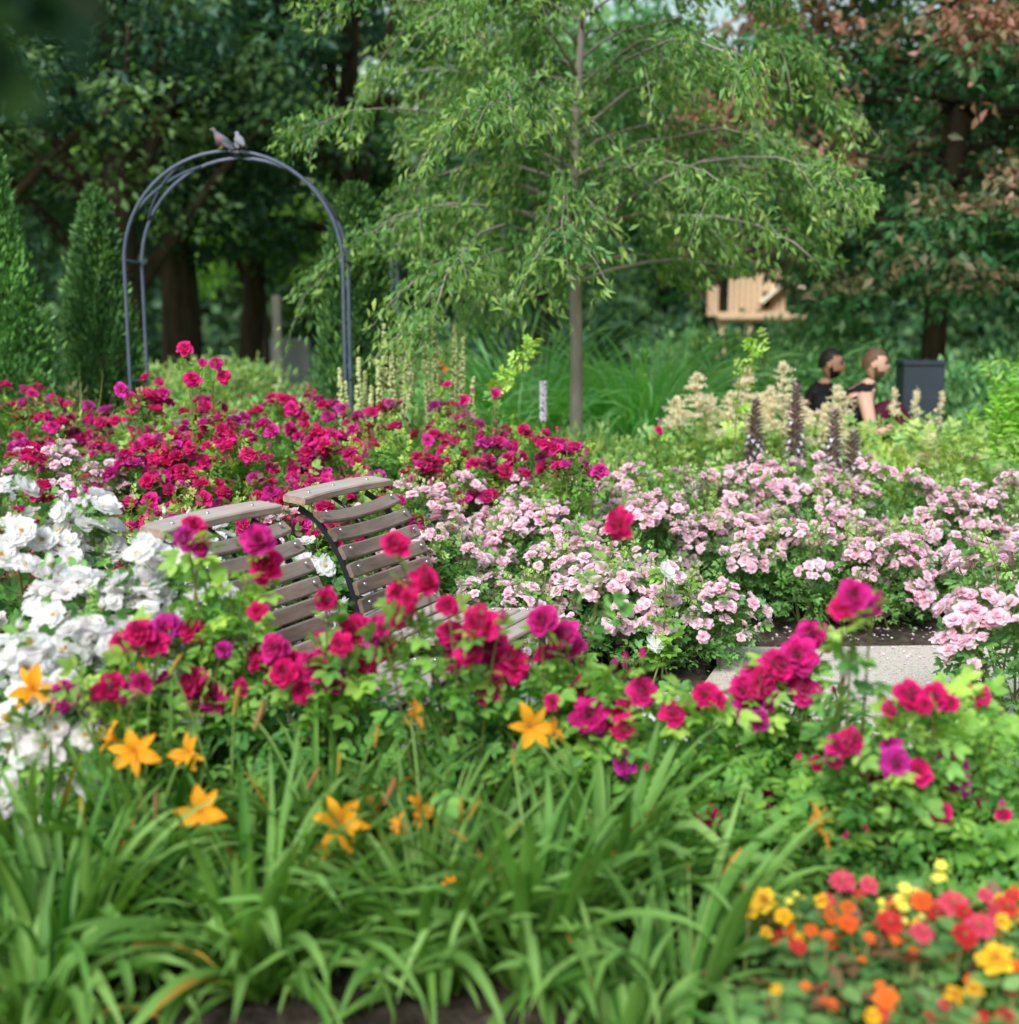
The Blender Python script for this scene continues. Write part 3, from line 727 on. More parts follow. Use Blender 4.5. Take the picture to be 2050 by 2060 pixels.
def pigeon(label, pos, rz, s=1.0):
    root = thing('pigeon', label, 'bird', pos, rz, 'pigeons on the arch')
    # local +X = beak direction; body: rings along an inclined axis
    ax = [(-.19, .035, .012, .028), (-.13, .05, .014, .03), (-.09, .065, .038, .04), (-.04, .085, .055, .055), (.01, .105, .06, .062), (.05, .13, .052, .055), (.075, .158, .034, .036), (.088, .185, .026, .027), (.10, .205, .028, .027), (.118, .212, .022, .021), (.132, .21, .009, .009)]
    mb = MB(); n = len(ax); V = []
    for (x, z, ry, rz_) in ax:
        for k in range(12):
            a = k * 6.2832 / 12; V.append((x - .35 * rz_ * math.sin(a), ry * math.cos(a), z + rz_ * math.sin(a) * .9))
    Q = [(i * 12 + k, i * 12 + (k + 1) % 12, i * 12 + 12 + (k + 1) % 12, i * 12 + 12 + k) for i in range(n - 1) for k in range(12)]
    Qt = np.array(Q); mb.add(V, [(0, k + 1, k) for k in range(1, 11)], Qt)
    o = mb.build('body', [M['pigeon'], M['pigeon_breast']], root)
    for p in o.data.polygons:
        if .0 < p.center.x < .09 and p.center.z < .15: p.material_index = 1
    for sgn in (-1, 1):
        mb = MB(); w = leaf_full(.20, .085, .02, .15); Rz = np.array([[0, -1, 0], [1, 0, 0], [0, 0, 1.0]])
        Vw = w[0] @ Rz.T; Vw = np.stack([Vw[:, 0] * 1 + .06, sgn * (.056 + Vw[:, 2] * .3), .125 + Vw[:, 1] * .8 - (.06 - Vw[:, 0]) * .35 - .02], 1)
        mb.add(Vw, w[1], w[2]); mb.build('wing', M['pigeon'], root)
        mb = MB(); tube(mb, [(.01, sgn * .022, .06), (.015, sgn * .022, .0)], .004, 5); tube(mb, [(.0, sgn * .022, .003), (.04, sgn * .026, .003)], .003, 4); mb.build('leg', M['beak'], root)
        mb = MB(); mb.scatter(SPH, [[.115, sgn * .021, .218]], np.eye(3)[None], .004); mb.build('eye', M['eye'], root)
    mb = MB(); tube(mb, [(.128, 0, .211), (.142, 0, .208), (.153, 0, .203)], [.006, .004, .001], 6); mb.build('beak', M['beak'], root)
    mb = MB(); mb.scatter(sphere_tpl(8, 6, (.016, .027, .012)), [[.078, 0, .172]], np.eye(3)[None], 1.02); mb.build('neck_patch', M['pigeon_pale'], root)
    root.scale = (s, s, s); return root
pigeon('grey pigeon with pale neck patch facing left on top of the arch', (ac[0] - .05, 8.3, ac[2] + .012), math.pi + .75, .58)
pigeon('grey pigeon turned away on the arch beside the pigeon facing left', (ac[0] + .07, 8.3, ac[2] + .008), R(118), .56)

# ------------------------------------------------------------------ trees
def grow_tree(label, cat, name, base, trunk_pts, trunk_r, limbs, leaf_tpl, lmat, bark, rng, leaf_size, leaves_per, twig_n=10, twig_len=.45, droop=.5, group=None, tint_fn=None, spreadl=.08, leafdir=(0, 0, -.6), seg=9, keep=None):
    root = thing(name, label, cat, tuple(base), 0, group)
    tp = np.asarray(trunk_pts, float)
    mb = MB(); tube(mb, tp, trunk_r, 10, cap=True); mb.build('trunk', bark, root)
    mbl = MB(); mbt = MB(); 
    tz = tp[:, 2]
    for (z0, az, el, L, dr) in limbs:
        s = np.array([np.interp(z0, tz, tp[:, c]) for c in range(3)])
        t = np.linspace(0, 1, seg); e = el - dr * t ** 1.4
        dirs = np.stack([np.cos(az) * np.cos(e), np.sin(az) * np.cos(e), np.sin(e)], 1)
        dirs += rng.normal(size=dirs.shape) * .07
        pts = s + np.concatenate([[np.zeros(3)], np.cumsum(dirs[1:], axis=0)]) * L / (seg - 1)
        r0 = np.interp(z0, tz, trunk_r) * .42
        kl = seg if keep is None else int(np.argmin(np.append(keep(pts + np.array(base)), False)))
        if kl > 2: tube(mbt, pts[:kl], np.linspace(r0, .004, seg)[:kl], 5)
        # twigs
        q = rng.uniform(.22, 1.0, twig_n); q[:2] = 1.0
        sp_ = np.stack([np.interp(q, t, pts[:, c]) for c in range(3)], 1)
        side = unit(np.cross(unit(pts[-1] - pts[0]), [0, 0, 1.0]))
        sgn = rng.choice([-1, 1], twig_n)[:, None]
        td = side * sgn * rng.uniform(.3, 1.0, (twig_n, 1)) + unit(pts[-1] - pts[0]) * .7 + rng.normal(size=(twig_n, 3)) * .3
        td = unit(td); tl = twig_len * rng.uniform(.5, 1.2, twig_n) * (1.15 - .4 * q)
        tt = np.linspace(0, 1, 6)[None, :, None]
        TP = sp_[:, None] + td[:, None] * tl[:, None, None] * tt + np.array([0, 0, -droop])[None, None] * tl[:, None, None] * tt ** 2
        tq = np.ones(twig_n, bool) if keep is None else keep(TP[:, -1] + np.array(base)) & keep(TP[:, 2] + np.array(base))
        if tq.any(): tubes(mbt, TP[tq], np.linspace(.0045, .0015, 6)[None].repeat(int(tq.sum()), 0), 4)
        n = leaves_per; kk = rng.integers(0, twig_n, twig_n * n); f = rng.uniform(0.1, 5, twig_n * n); j0 = np.minimum(f.astype(int), 4); fr = (f - j0)[:, None]
        LP = TP[kk, j0] * (1 - fr) + TP[kk, j0 + 1] * fr + rng.normal(size=(twig_n * n, 3)) * spreadl
        LD = td[kk] * .5 + rng.normal(size=LP.shape) * .5 + np.array(leafdir)
        ti = tint_fn(LP, fr, q[kk], rng) if tint_fn else np.clip(rng.random(len(LP)) ** 3 * .5 + (f > 3.4) * rng.random(len(LP)) * .7, 0, 1)
        if keep is not None:
            kq = keep(LP + np.array(base)); LP, LD, ti = LP[kq], LD[kq], ti[kq]
        mbl.scatter(leaf_tpl, LP, frames(LD, rng, .5), leaf_size * rng.uniform(.6, 1.25, len(LP)), ti)
    mbt.build('branches', bark, root); mbl.build('foliage', lmat, root)
    return root

def px_gap(lst):
    def f(Pw):
        s = (Pw[:, 1] * cp - (Pw[:, 2] - H) * sp); u = 1025 + FPX * Pw[:, 0] / s; v = 1030 - FPX * ((Pw[:, 2] - H) * cp + Pw[:, 1] * sp) / s
        k = np.ones(len(Pw), bool)
        for (a, b_, r, q) in lst: k &= ~(((u - a) ** 2 + ((v - b_) * q) ** 2) < r * r)
        return k
    return f
def limbset(rng, n, z0, z1, L0, L1, el0, el1, dr, az0=0, az1=6.283):
    out = []
    for i in range(n):
        f = (i + rng.random() * .8) / n
        out.append((z0 + (z1 - z0) * f, az0 + (az1 - az0) * ((i * .618 + rng.random() * .15) % 1), el0 + (el1 - el0) * f + rng.normal() * .08, (L0 + (L1 - L0) * f) * rng.uniform(.8, 1.15), dr * rng.uniform(.7, 1.2)))
    return out

# young tree in the middle
rng = np.random.default_rng(21)
b = at(1152, 850, 9.5); b[2] = 0
tz = np.linspace(0, 5.6, 15)
tp = np.stack([.0 + .03 * np.sin(tz * 1.7) + .035 * np.clip(tz - 1, 0, 9) * .4, .02 * np.sin(tz * 1.3 + 1), tz], 1)
tr_r = np.interp(tz, [0, .2, 2, 5.6], [.075, .057, .048, .012])
limbs = limbset(rng, 46, 1.95, 5.0, 2.3, 1.15, R(30), R(50), R(72)) + limbset(rng, 12, 1.9, 3.1, 2.2, 2.1, R(16), R(30), R(55))
grow_tree('young green tree with slim grey trunk and arching branches of narrow drooping leaves', 'tree', 'young_tree', b, tp, tr_r, limbs, LEAF_N, M['tree_leaf'], M['bark'], rng, .080, 64, keep=px_gap([(1500, 610, 95, 1.5), (1560, 610, 70, 1.2), (1480, 60, 40, 1.0), (1440, 30, 30, 1), (1760, 700, 170, .9), (1660, 690, 110, 1.), (1850, 480, 110, .8), (1330, 640, 70, 1)]), twig_n=13, twig_len=.55, droop=.75, spreadl=.05, leafdir=(0, 0, -.75))

# red-tipped layered tree on the right
rng = np.random.default_rng(22)
b = np.array([at(1862, 720, 13.2)[0], 13.2, 0])
tz = np.linspace(0, 8.5, 12)
tp = np.stack([.10 * np.clip(tz, 0, 3) * .6 + .03 * np.sin(tz * 2), .03 * np.sin(tz * 1.5), tz], 1)
tr_r = np.interp(tz, [0, 1, 3, 8.5], [.17, .13, .11, .03])
def copper_tint(LP, fr, q, rng):
    out = np.clip((q - .35) * 2.2, 0, 1) * (np.sin(LP[:, 2] * 4.5 + LP[:, 0] * 1.3 + 1) > -.6) * (LP[:, 2] > 1.9) * rng.uniform(.4, 1.3, len(q))
    return out * np.clip((LP[:, 2] - 1.6) / 1.6, .4, 1)
limbs = []
for zz, n_, L_ in ((2.05, 8, 2.6), (2.6, 9, 3.0), (3.2, 10, 3.2), (3.8, 10, 3.1), (4.4, 10, 3.0), (5.0, 9, 2.8), (5.7, 9, 2.5), (6.4, 8, 2.2), (7.2, 8, 1.8)):
    limbs += [(zz + rng.normal() * .08, rng.uniform(0, 6.28) if False else (k / n_ * 6.283 + zz * 3), R(14) + rng.normal() * .07, L_ * rng.uniform(.75, 1.1), R(26)) for k in range(n_)]
grow_tree('large spreading tree with tiered dark green branches and reddish brown tips', 'tree', 'copper_tipped_tree', b, tp, tr_r, limbs, LEAF_S, M['copper_leaf'], M['bark_dark'], rng, .13, 36, keep=px_gap([(1500, 610, 95, 1.6), (1850, 700, 60, 1)]), twig_n=15, twig_len=.85, droop=.22, tint_fn=copper_tint, spreadl=.10, leafdir=(0, 0, -.3))

# crowns made of leaf clumps round limb ends (large park trees)
def park_tree(label, base, h0, h1, rad, tr, clumps, perc, lsize, lmat, seed, group=None, lean=0.0, keep=None, csize=.55, bark='bark_dark', tpl=None, limb_n=9, name='park_tree', cat='tree'):
    rng = np.random.default_rng(seed); root = thing(name, label, cat, tuple(base), 0, group)
    zs = np.linspace(0, h1 * .8, 9); tp = np.stack([lean * zs + .06 * np.sin(zs), .05 * np.cos(zs * 1.3), zs], 1)
    mb = MB(); tube(mb, tp, np.interp(zs, [0, .4, h1 * .8], [tr * 1.35, tr, tr * .3]), 12); mb.build('trunk', M[bark], root)
    mbb = MB()
    C = []
    cz = (h0 + h1) / 2; hz = (h1 - h0) / 2
    while len(C) < clumps:
        v = rng.uniform(-1, 1, 3)
        rr = np.linalg.norm(v)
        if rr > 1 or rr < .35: continue
        C.append([v[0] * rad + lean * cz, v[1] * rad * .8, cz + v[2] * hz])
    C = np.array(C)
    for k in range(limb_n):
        c = C[k]; s = tp[rng.integers(2, 6)]; pts = bez(s, (s + c) / 2 + [0, 0, .4], c, 7); tube(mbb, pts, np.linspace(tr * .42, .02, 7), 6)
    mbb.build('branches', M[bark], root)
    n = clumps * perc; ci = np.repeat(np.arange(clumps), perc); cs = csize * rng.uniform(.6, 1.4, clumps)
    off = rng.normal(size=(n, 3)); off = unit(off) * rng.random((n, 1)) ** .45; off[:, 2] *= .6
    LP = C[ci] + off * cs[ci][:, None]
    if keep is not None:
        kq = keep(LP + np.array(base)); LP = LP[kq]; off = off[kq]; ci = ci[kq]
    ct = rng.random(clumps) ** 3
    ti = np.clip(ct[ci] * .6 + np.clip(off[:, 2] * 1.4, 0, 1) * .35 * rng.random(len(LP)), 0, 1)
    mb = MB(); mb.scatter(tpl or LEAF_S, LP, frames(off + rng.normal(size=off.shape) * .6 + [0, 0, -.3], rng, .45), lsize * rng.uniform(.6, 1.3, len(LP)), ti)
    mb.build('foliage', M[lmat], root); return root
def pb(u, d): return (xof(u, d), d, 0)
park_tree('tall dark oak with the thick brown trunk left of the arch', pb(262, 16), 2.6, 9.0, 3.1, .27, 105, 150, .15, 'oak_leaf', 31, keep=None, csize=.62)
park_tree('dark oak with trunk seen through the left side of the arch', pb(365, 18.5), 2.3, 9.5, 3.0, .34, 90, 140, .17, 'oak_leaf', 32, csize=.65, lean=.02)
park_tree('dark tree with leaning trunk under the middle of the arch', pb(490, 20.5), 2.6, 10, 3.4, .22, 60, 130, .18, 'oak_leaf', 33, csize=.6, lean=.11)
park_tree('dark tree at the left edge behind the tall conifer', pb(-30, 14.5), 2.2, 8, 2.3, .2, 70, 150, .14, 'oak_leaf', 34, csize=.55)
park_tree('dark tree filling the gap between the arch and the young tree', pb(720, 19), 2.0, 9.5, 3.0, .24, 85, 140, .17, 'oak_leaf', 35, csize=.65)
park_tree('sunlit yellow green tree showing through the dark crowns above the arch', pb(520, 27), 2.2, 9.5, 3.6, .3, 60, 170, .24, 'lit_leaf', 36, csize=.9)
park_tree('mid green tree standing behind the young tree', pb(1080, 21), 1.6, 8.0, 3.0, .2, 70, 130, .19, 'shrub', 37, csize=.7)
park_tree('green tree behind the wooden playhouse roof', pb(1430, 24), 2.6, 6.8, 3.4, .22, 60, 140, .22, 'far_leaf', 38, csize=.8)
park_tree('dark green tree beyond the red tipped tree at the right edge', pb(2080, 18), 1.8, 6.0, 3.0, .22, 70, 130, .18, 'far_leaf', 39, csize=.7)
# far belt of woodland
rng = np.random.default_rng(40); mb = MB()
n = 26000; X = rng.uniform(-17, 17, n); Z = rng.uniform(.0, 1, n) ** 1.25; hh = 7.2 + 1.5 * np.sin(X * .55 + 1) + 1.1 * np.sin(X * 1.3) - 1.9 * np.exp(-((X - 5.2) / 1.6) ** 2); Z = Z * hh
Y = 31 + 1.3 * np.sin(X * 1.1) * np.cos(Z * 1.3) + rng.uniform(0, 2.5, n)
ti = np.clip(rng.random(n) ** 4 + .5 * (np.sin(X * 1.7 + Z) > .6) * rng.random(n), 0, 1)
mb.scatter(LEAF_S, np.stack([X, Y, Z], 1), frames(rng.normal(size=(n, 3)), rng, .4), rng.uniform(.28, .6, n), ti)
tag(mb.build('distant_woodland', M['far_leaf']), 'dark belt of distant woodland closing off the park', 'woodland', kind='stuff')

# ------------------------------------------------------------------ conifers
def conifer(label, u, d, h, r, mat, seed, group='columnar conifers', n=9000, lsize=.055, pw=.62):
    rng = np.random.default_rng(seed); root = thing('conifer', label, 'conifer', (xof(u, d), d, 0), 0, group)
    mb = MB(); tube(mb, [(0, 0, 0), (0, 0, h * .9)], [.06, .01], 8); mb.build('trunk', M['bark_dark'], root)
    z = rng.random(n) ** .9; az = rng.uniform(0, 6.28, n)
    lump = 1 + .14 * np.sin(az * 3 + z * 14) + .1 * np.sin(az * 7 - z * 23 + 1) + .12 * rng.normal(size=n)
    prof = np.minimum(1, (1 - z) ** pw * 1.25) * (.75 + .25 * np.clip(z * 5, 0, 1))
    rr = r * prof * lump * rng.uniform(.72, 1.0, n)
    P = np.stack([rr * np.cos(az), rr * np.sin(az), z * h], 1)
    D = np.stack([np.cos(az) * .6, np.sin(az) * .6, np.full(n, 1.0)], 1) + rng.normal(size=(n, 3)) * .3
    ti = np.clip((rr / (r * prof + 1e-6) - .85) * 2, 0, 1) * rng.random(n)
    mb = MB(); mb.scatter(leaf_simple(1, .42, .1, -.05), P, frames(D, rng, .3), lsize * rng.uniform(.7, 1.7, n), ti); mb.build('foliage', M[mat], root); return root
conifer('tall fresh green columnar conifer at the left edge', 5, 8.4, 2.95, .42, 'thuja', 51, pw=.75, n=24000, lsize=.042)
conifer('yellowish green columnar conifer just left of the arch', 215, 9.6, 2.62, .31, 'thuja_dark', 52, pw=.5, n=18000, lsize=.042)
conifer('dark columnar conifer just right of the arch', 722, 9.2, 2.6, .30, 'thuja_dark', 53, pw=.4, n=16000, lsize=.045)

# ------------------------------------------------------------------ mounds of mixed foliage
def mound(name, label, cat, u, d, rx, ry, h, n, lsize, mat, seed, tpl=None, group=None, z0=.05, up=.4, flat=.4, x=None, stems=24, tintp=3.0, top=None, flowers=None):
    rng = np.random.default_rng(seed); cx = xof(u, d) if x is None else x
    root = thing(name, label, cat, (cx, d, 0), 0, group)
    az = rng.uniform(0, 6.28, n); th = np.arccos(rng.uniform(0, 1, n)); k = rng.uniform(.6, 1.02, n)
    lump = 1 + .13 * np.sin(4 * az + seed) + .09 * np.sin(9 * az + th * 6)
    P = np.stack([np.sin(th) ** .7 * np.cos(az) * rx * k * lump, np.sin(th) ** .7 * np.sin(az) * ry * k * lump, h * (z0 + (1 - z0) * np.cos(th) ** .8 * (.8 + .2 * k) * (.85 + .15 * lump))], 1)
    P[:, 2] = P[:, 2] * .87 + rng.normal(size=n) * .035 * h
    P[:, 2] = np.maximum(P[:, 2], .02)
    ti = np.clip(rng.random(n) ** tintp * .8 + .4 * np.clip(P[:, 2] / h - .75, 0, 1), 0, 1)
    mb = MB(); mb.scatter(tpl or LEAF_S, P, frames(unit(P) + rng.normal(size=P.shape) * .5 + [0, 0, up], rng, flat), lsize * rng.uniform(.6, 1.35, n), ti)
    mb.build('foliage', M[mat], root)
    mb = MB(); e = P[rng.integers(0, n, stems)]; b0 = rng.normal(size=(stems, 3)) * [rx * .3, ry * .3, 0]
    tt = np.linspace(0, 1, 5)[None, :, None]; tubes(mb, b0[:, None] * (1 - tt) + e[:, None] * tt, .006, 4); mb.build('stems', M['stem_dark'], root)
    return root, P, rng
def flat_heads(root, P, rng, n, size, mat, name='flower_head', lift=.05, front=True):
    """flat-topped or fluffy heads of tiny blossoms standing just above the foliage"""
    idx = rng.choice(len(P), n * 4); idx = idx[np.argsort(-P[idx, 2])][:n]
    for i in idx:
        m = 60; a = rng.uniform(0, 6.28, m); r = np.sqrt(rng.random(m)) * size * rng.uniform(.7, 1.2)
        Q = np.stack([r * np.cos(a), r * np.sin(a), -r * r / size * .35 + rng.normal(size=m) * .004], 1)
        mb = MB(); mb.scatter(OCT, Q, np.tile(np.eye(3), (m, 1, 1)), size * .13, rng.random(m))
        tube(mb, [(0, 0, -.15), (0, 0, 0)], .003, 4)
        o = mb.build(name, mat, root); o.location = P[i] + [0, 0, lift * rng.uniform(.5, 1.6)]

# ------------------------------------------------------------------ rose beds
G1 = 'crimson rose bushes in the bed behind the chairs'
CR = [  # u, d, r, h, n, label
 (40, 7.5, .55, 1.22, 96, 'crimson rose bush at the far left of the bed, in front of the tall conifer'),
 (330, 7.3, .52, 1.22, 96, 'crimson rose bush standing in front of the left leg of the arch'),
 (590, 7.5, .52, 1.16, 88, 'crimson and magenta rose bush in front of the right leg of the arch'),
 (840, 7.5, .50, 1.12, 80, 'crimson rose bush growing round the feet of the pale yellow flower spikes'),
 (1010, 7.1, .40, 1.02, 45, 'crimson rose bush at the right end of the back row, near the slim trunk'),
 (330, 6.5, .46, .98, 95, 'dense crimson rose bush behind the white roses, beside the pale pink bush'),
 (480, 6.5, .52, 1.06, 100, 'dense crimson rose bush behind the nearer chair'),
 (740, 6.6, .50, 1.02, 85, 'dense crimson rose bush behind the farther chair'),
 (950, 6.6, .40, .90, 65, 'crimson rose bush between the farther chair and the pale pink roses'),
 (-20, 5.9, .45, .92, 90, 'crimson rose bush cut by the left edge above the white roses'),
 (180, 5.7, .42, .76, 95, 'dark magenta rose bush just behind the white rose heads'),
 (420, 5.75, .45, .80, 85, 'leafy crimson rose bush right behind the top rail of the nearer chair'),
 (700, 5.9, .40, .82, 75, 'crimson rose bush right behind the top rail of the farther chair'),
]
for i, (u, d, r, h, n, lab) in enumerate(CR):
    rose_bush(lab, G1, u, d, r, h, 'crimson_mid', .086, n, seed=i, extra=0, nfill=1100, lsize=.088, spread=.05, alt='crimson', altp=.45, shoots=9, buds=10)
rose_bush('tall narrow column of crimson roses rising between the crimson and pink beds', G1, 1150, 6.3, .15, 1.0, 'crimson_mid', .085, 26, seed=20, nfill=350, sprays=14, spread=.04, shoots=2, zlo=.55)
def tall_stem(label, pts, kind, fs, group, u, d, seed, stemr=.0035, mat='crimson_mid'):
    """a few long stems with blooms on top: pts=(u,v) of blooms"""
    rng = np.random.default_rng(seed); bx = xof(u, d); root = thing('rose_bush', label, 'rose bush', (bx, d, 0), 0, group)
    mb = MB(); ml = MB()
    for (pu, pv, sz) in pts:
        p = at(pu, pv, d + rng.uniform(-.1, .1)) - [bx, d, 0]
        b0 = rng.normal(size=3) * [.05, .05, 0]; c = bez(b0, (b0 * .3 + p * .7) * [1, 1, 1] + [0, 0, p[2] * .05], p - [0, 0, .01], 12); tube(mb, c, np.linspace(.006, .0022, 12), 5)
        k = 26; t = rng.uniform(3, 10.6, k); j = t.astype(int); f = (t - j)[:, None]
        ml.scatter(COMP_F, c[j] * (1 - f) + c[j + 1] * f, frames(rng.normal(size=(k, 3)) * [1, 1, .3] + [0, 0, .3], rng, .6), .085 * rng.uniform(.6, 1.2, k), .5 * rng.random(k))
        if sz: place(FL[kind][int(rng.integers(0, 5))], 'flower', p, unit(rng.normal(size=3) * .4 + [0, -.7, .6]), sz, root, rng)
        if rng.random() < .5: place(BUD[kind], 'bud', p + [rng.normal() * .04, 0, .04], (0, 0, 1), .03, root, rng)
    mb.build('stems', M['stem'], root); ml.build('foliage', M['rose_leaf'], root); return root
tall_stem('tall crimson rose with blooms standing highest, under the arch opening', [(373, 703, .088), (386, 764, .09), (433, 735, .085), (408, 730, .05), (450, 760, .08), (245, 785, .08), (262, 800, .07)], 'crimson_mid', .08, G1, 400, 6.6, 41)
tall_stem('thin crimson rose stem with single bloom beside the arching green shoot', [(998, 791, .065), (900, 775, .05), (935, 805, .07)], 'crimson_mid', .07, G1, 985, 6.8, 42)
tall_stem('single hot pink rose on a thin stem right of the slim tree trunk', [(1325, 867, .055)], 'crimson_mid', .07, None, 1325, 7.2, 43)

G2 = 'pale pink rose bushes'
PK = [
 (870, 6.3, .34, .78, 95, 'pale pink rose bush under the single crimson bloom left of the bed middle'),
 (1080, 6.35, .36, .72, 98, 'pale pink rose bush at the foot of the crimson column'),
 (1170, 5.65, .36, .56, 98, 'pale pink rose bush behind the lone red bloom in the middle'),
 (1300, 6.3, .36, .70, 90, 'pale pink rose bush where the bed rises, left of the darker bushes'),
 (1470, 6.75, .38, .74, 98, 'pink rose bush between the two leftmost acanthus spikes, in front'),
 (1670, 6.75, .38, .70, 98, 'pink rose bush in front of the third acanthus spike'),
 (1900, 6.75, .40, .66, 95, 'pink rose bush under the faded tan plumes'),
 (1760, 6.2, .32, .50, 80, 'pink rose bush overhanging the far path edge in the middle'),
 (130, 6.25, .40, .96, 100, 'pale pink rose bush among the crimson roses at far left'),
 (300, 5.45, .26, .62, 34, 'small pale pink rose bush between white roses and crimson bed'),
 (600, 5.65, .28, .78, 36, 'small pale pink rose bush just left of the farther chair top rail'),
 (800, 6.05, .30, .82, 45, 'pale pink rose bush touching the right end of the farther chair top rail'),
 (980, 6.55, .40, .78, 85, 'pale pink rose bush in front of the crimson bed'),
 (1200, 6.9, .42, .76, 98, 'pale pink rose bush right of the crimson column'),
 (880, 5.75, .36, .62, 98, 'pale pink rose bush right beside the farther chair backrest'),
 (1090, 5.95, .42, .62, 96, 'pale pink rose bush in the middle of the bed behind the chair seat'),
 (1010, 5.42, .36, .44, 95, 'low pale pink rose bush directly behind the chair seat'),
 (1240, 5.5, .42, .50, 100, 'pale pink rose bush at the near corner of the bed beside the path'),
 (1400, 5.5, .30, .42, 60, 'low leafy pink rose bush on the corner where the path begins'),
 (1380, 6.9, .45, .84, 96, 'pale pink rose bush below the leftmost dark flower spike'),
 (1570, 7.1, .46, .80, 98, 'pale pink rose bush in front of the dark acanthus spikes'),
 (1770, 7.1, .46, .76, 98, 'pale pink rose bush right of the acanthus spikes'),
 (1480, 6.35, .40, .60, 90, 'pink rose bush with dark foliage above the far edge of the path'),
 (1660, 6.3, .42, .58, 96, 'pink rose bush at the path edge behind the magenta blooms'),
 (1850, 6.45, .40, .52, 90, 'pink rose bush at the path edge near the right side'),
 (2010, 6.9, .45, .70, 80, 'pink rose bush at the right edge beyond the path'),
 (2060, 6.2, .35, .46, 50, 'low pink rose bush cut off by the right edge beyond the path'),
]
for i, (u, d, r, h, n, lab) in enumerate(PK):
    rose_bush(lab, G2, u, d, r, h, 'pink', .060 if d > 6 else .062, n, seed=60 + i, nfill=1300 if r > .35 else 700, leaf='pink_leaf', lsize=.066, spread=.040, sprays=max(8, n // 4), shoots=8, buds=10, zlo=.22, front=.74, extra=95 if n > 75 else 15, tplf=COMP_F if d < 6 else COMP_S)
rose_bush('pink rose bush on the near side of the path at the right edge', G2, 2085, 4.3, .32, .80, 'pink', .066, 100, seed=90, extra=60, nfill=800, leaf='pink_leaf', lsize=.075, tplf=COMP_F, spread=.04, shoots=6, zlo=.25)

G3 = 'white rose bushes'
WH = [
 (355, 3.72, .18, .82, 60, 'narrow white rose bush pressed against the left side of the nearer chair'),
 (10, 4.1, .38, 1.13, 100, 'tallest white rose bush at the left edge'),
 (185, 4.15, .20, 1.02, 44, 'white rose bush with one round head standing above the rest'),
 (245, 3.72, .30, .90, 100, 'white rose bush between the left edge and the nearer chair'),
 (90, 3.42, .32, .76, 100, 'white rose bush lowest at the left, behind the orange lilies'),
 (345, 3.5, .20, .68, 60, 'small white rose bush beside the nearer chair frame'),
 (350, 4.98, .26, .82, 60, 'white rose bush behind the nearer chair top rail'),
 (640, 5.45, .24, .60, 40, 'white rose bush seen in the gap between the two chair backs'),
 (560, 5.3, .22, .50, 30, 'low white rose bush seen through the slats of the nearer chair'),
]
for i, (u, d, r, h, n, lab) in enumerate(WH):
    rose_bush(lab, G3, u, d, r, h, 'white', .098, n, seed=120 + i, extra=60 if n > 95 else 0, nfill=330, leaf='white_leaf', lsize=.10, tplf=COMP_F, spread=.056, sprays=max(7, n // 6), front=.93, buds=8, shoots=2, zlo=.25)
for k, (u, v, d) in enumerate([(1345, 1150, 5.3), (1338, 1260, 5.2), (1345, 1290, 5.15)]):
    pass
tall_stem('thin white rose bush with three scattered blooms among the pink roses', [(1340, 1152, .085), (1350, 1262, .075), (1318, 1295, .08)], 'white', .08, None, 1340, 5.15, 44)

# foreground crimson roses: every bloom as the photograph has it
G4 = 'crimson rose bushes in front of the chairs'
fg = [(487,1018,52),(497,1064,62),(365,992,44),(352,1016,46),(376,1030,38),(743,1025,50),(806,1095,50),(845,1143,38),(615,1133,42),(748,1163,50),(484,1153,36),(665,1193,62),(722,1220,50),(700,1200,34),(640,1215,40),
(262,1192,58),(312,1188,62),(362,1190,52),(300,1225,34),(488,1240,58),(518,1222,52),(535,1268,50),(590,1256,60),(128,1314,58),(362,1290,68),(210,1296,54),(240,1310,38),(268,1290,40),(630,1370,52),(578,1380,35),
(900,1178,65),(925,1215,70),(968,1248,68),(1022,1170,56),(945,1168,28),(890,1230,50),(1068,1218,64),(1165,990,52),(1093,1310,52),(1112,1350,60),(1042,1325,32),(1215,1305,52),(1212,1240,28),(1330,1312,48),(1160,1255,22),(1182,1258,20),
(1180,1375,44),(1200,1420,50),(1175,1440,44),(1225,1440,36),(1440,1290,64),(1470,1255,66),(1505,1235,62),(1530,1200,52),(1435,1360,46),(1440,1322,50),(1612,1125,62),(1590,1145,40),(1632,1140,40),
(1718,1310,54),(1763,1312,48),(1605,1400,52),(1655,1475,75),(1690,1440,56),(1680,1412,40),(1790,1458,86),(1435,1515,56),(1340,1540,42),(1500,1507,28),(1420,1587,22),(1270,1345,46),(1850,1312,40),(1780,1535,40),(1575,1302,18),(1590,1580,22),(752,1120,44),(770,1130,36),(1745,1330,30),(1545,1440,34),(1150,1330,26),(1895,1540,30),(1350,1575,22),(1130,1400,34),(420,1225,30),(455,1300,30)]
PURP = {(488,1240),(743,1025),(1763,1312),(630,1370),(1435,1515),(1500,1507),(300,1225),(1612,1125),(1180,1375)}
FB = [('near crimson rose bush at the left in front of the white roses', 190, 3.25), ('near crimson rose bush whose tall stem crosses the nearer chair backrest', 430, 3.45), ('near crimson rose bush in front of the gap between the chairs', 650, 3.4),
 ('near crimson rose bush with a diagonal chain of large blooms before the chair seat', 930, 3.35), ('near crimson rose bush in front of the pale slab', 1170, 3.4), ('near crimson rose bush with blooms stacked along one leaning stem by the path', 1450, 3.35), ('near crimson rose bush with magenta bloom rising over the path', 1620, 3.45), ('near crimson rose bush with the largest open blooms at right', 1760, 3.1), ('near leafy crimson rose bush at the right edge', 2000, 3.15)]
rng = np.random.default_rng(77)
blooms = [[] for _ in FB]
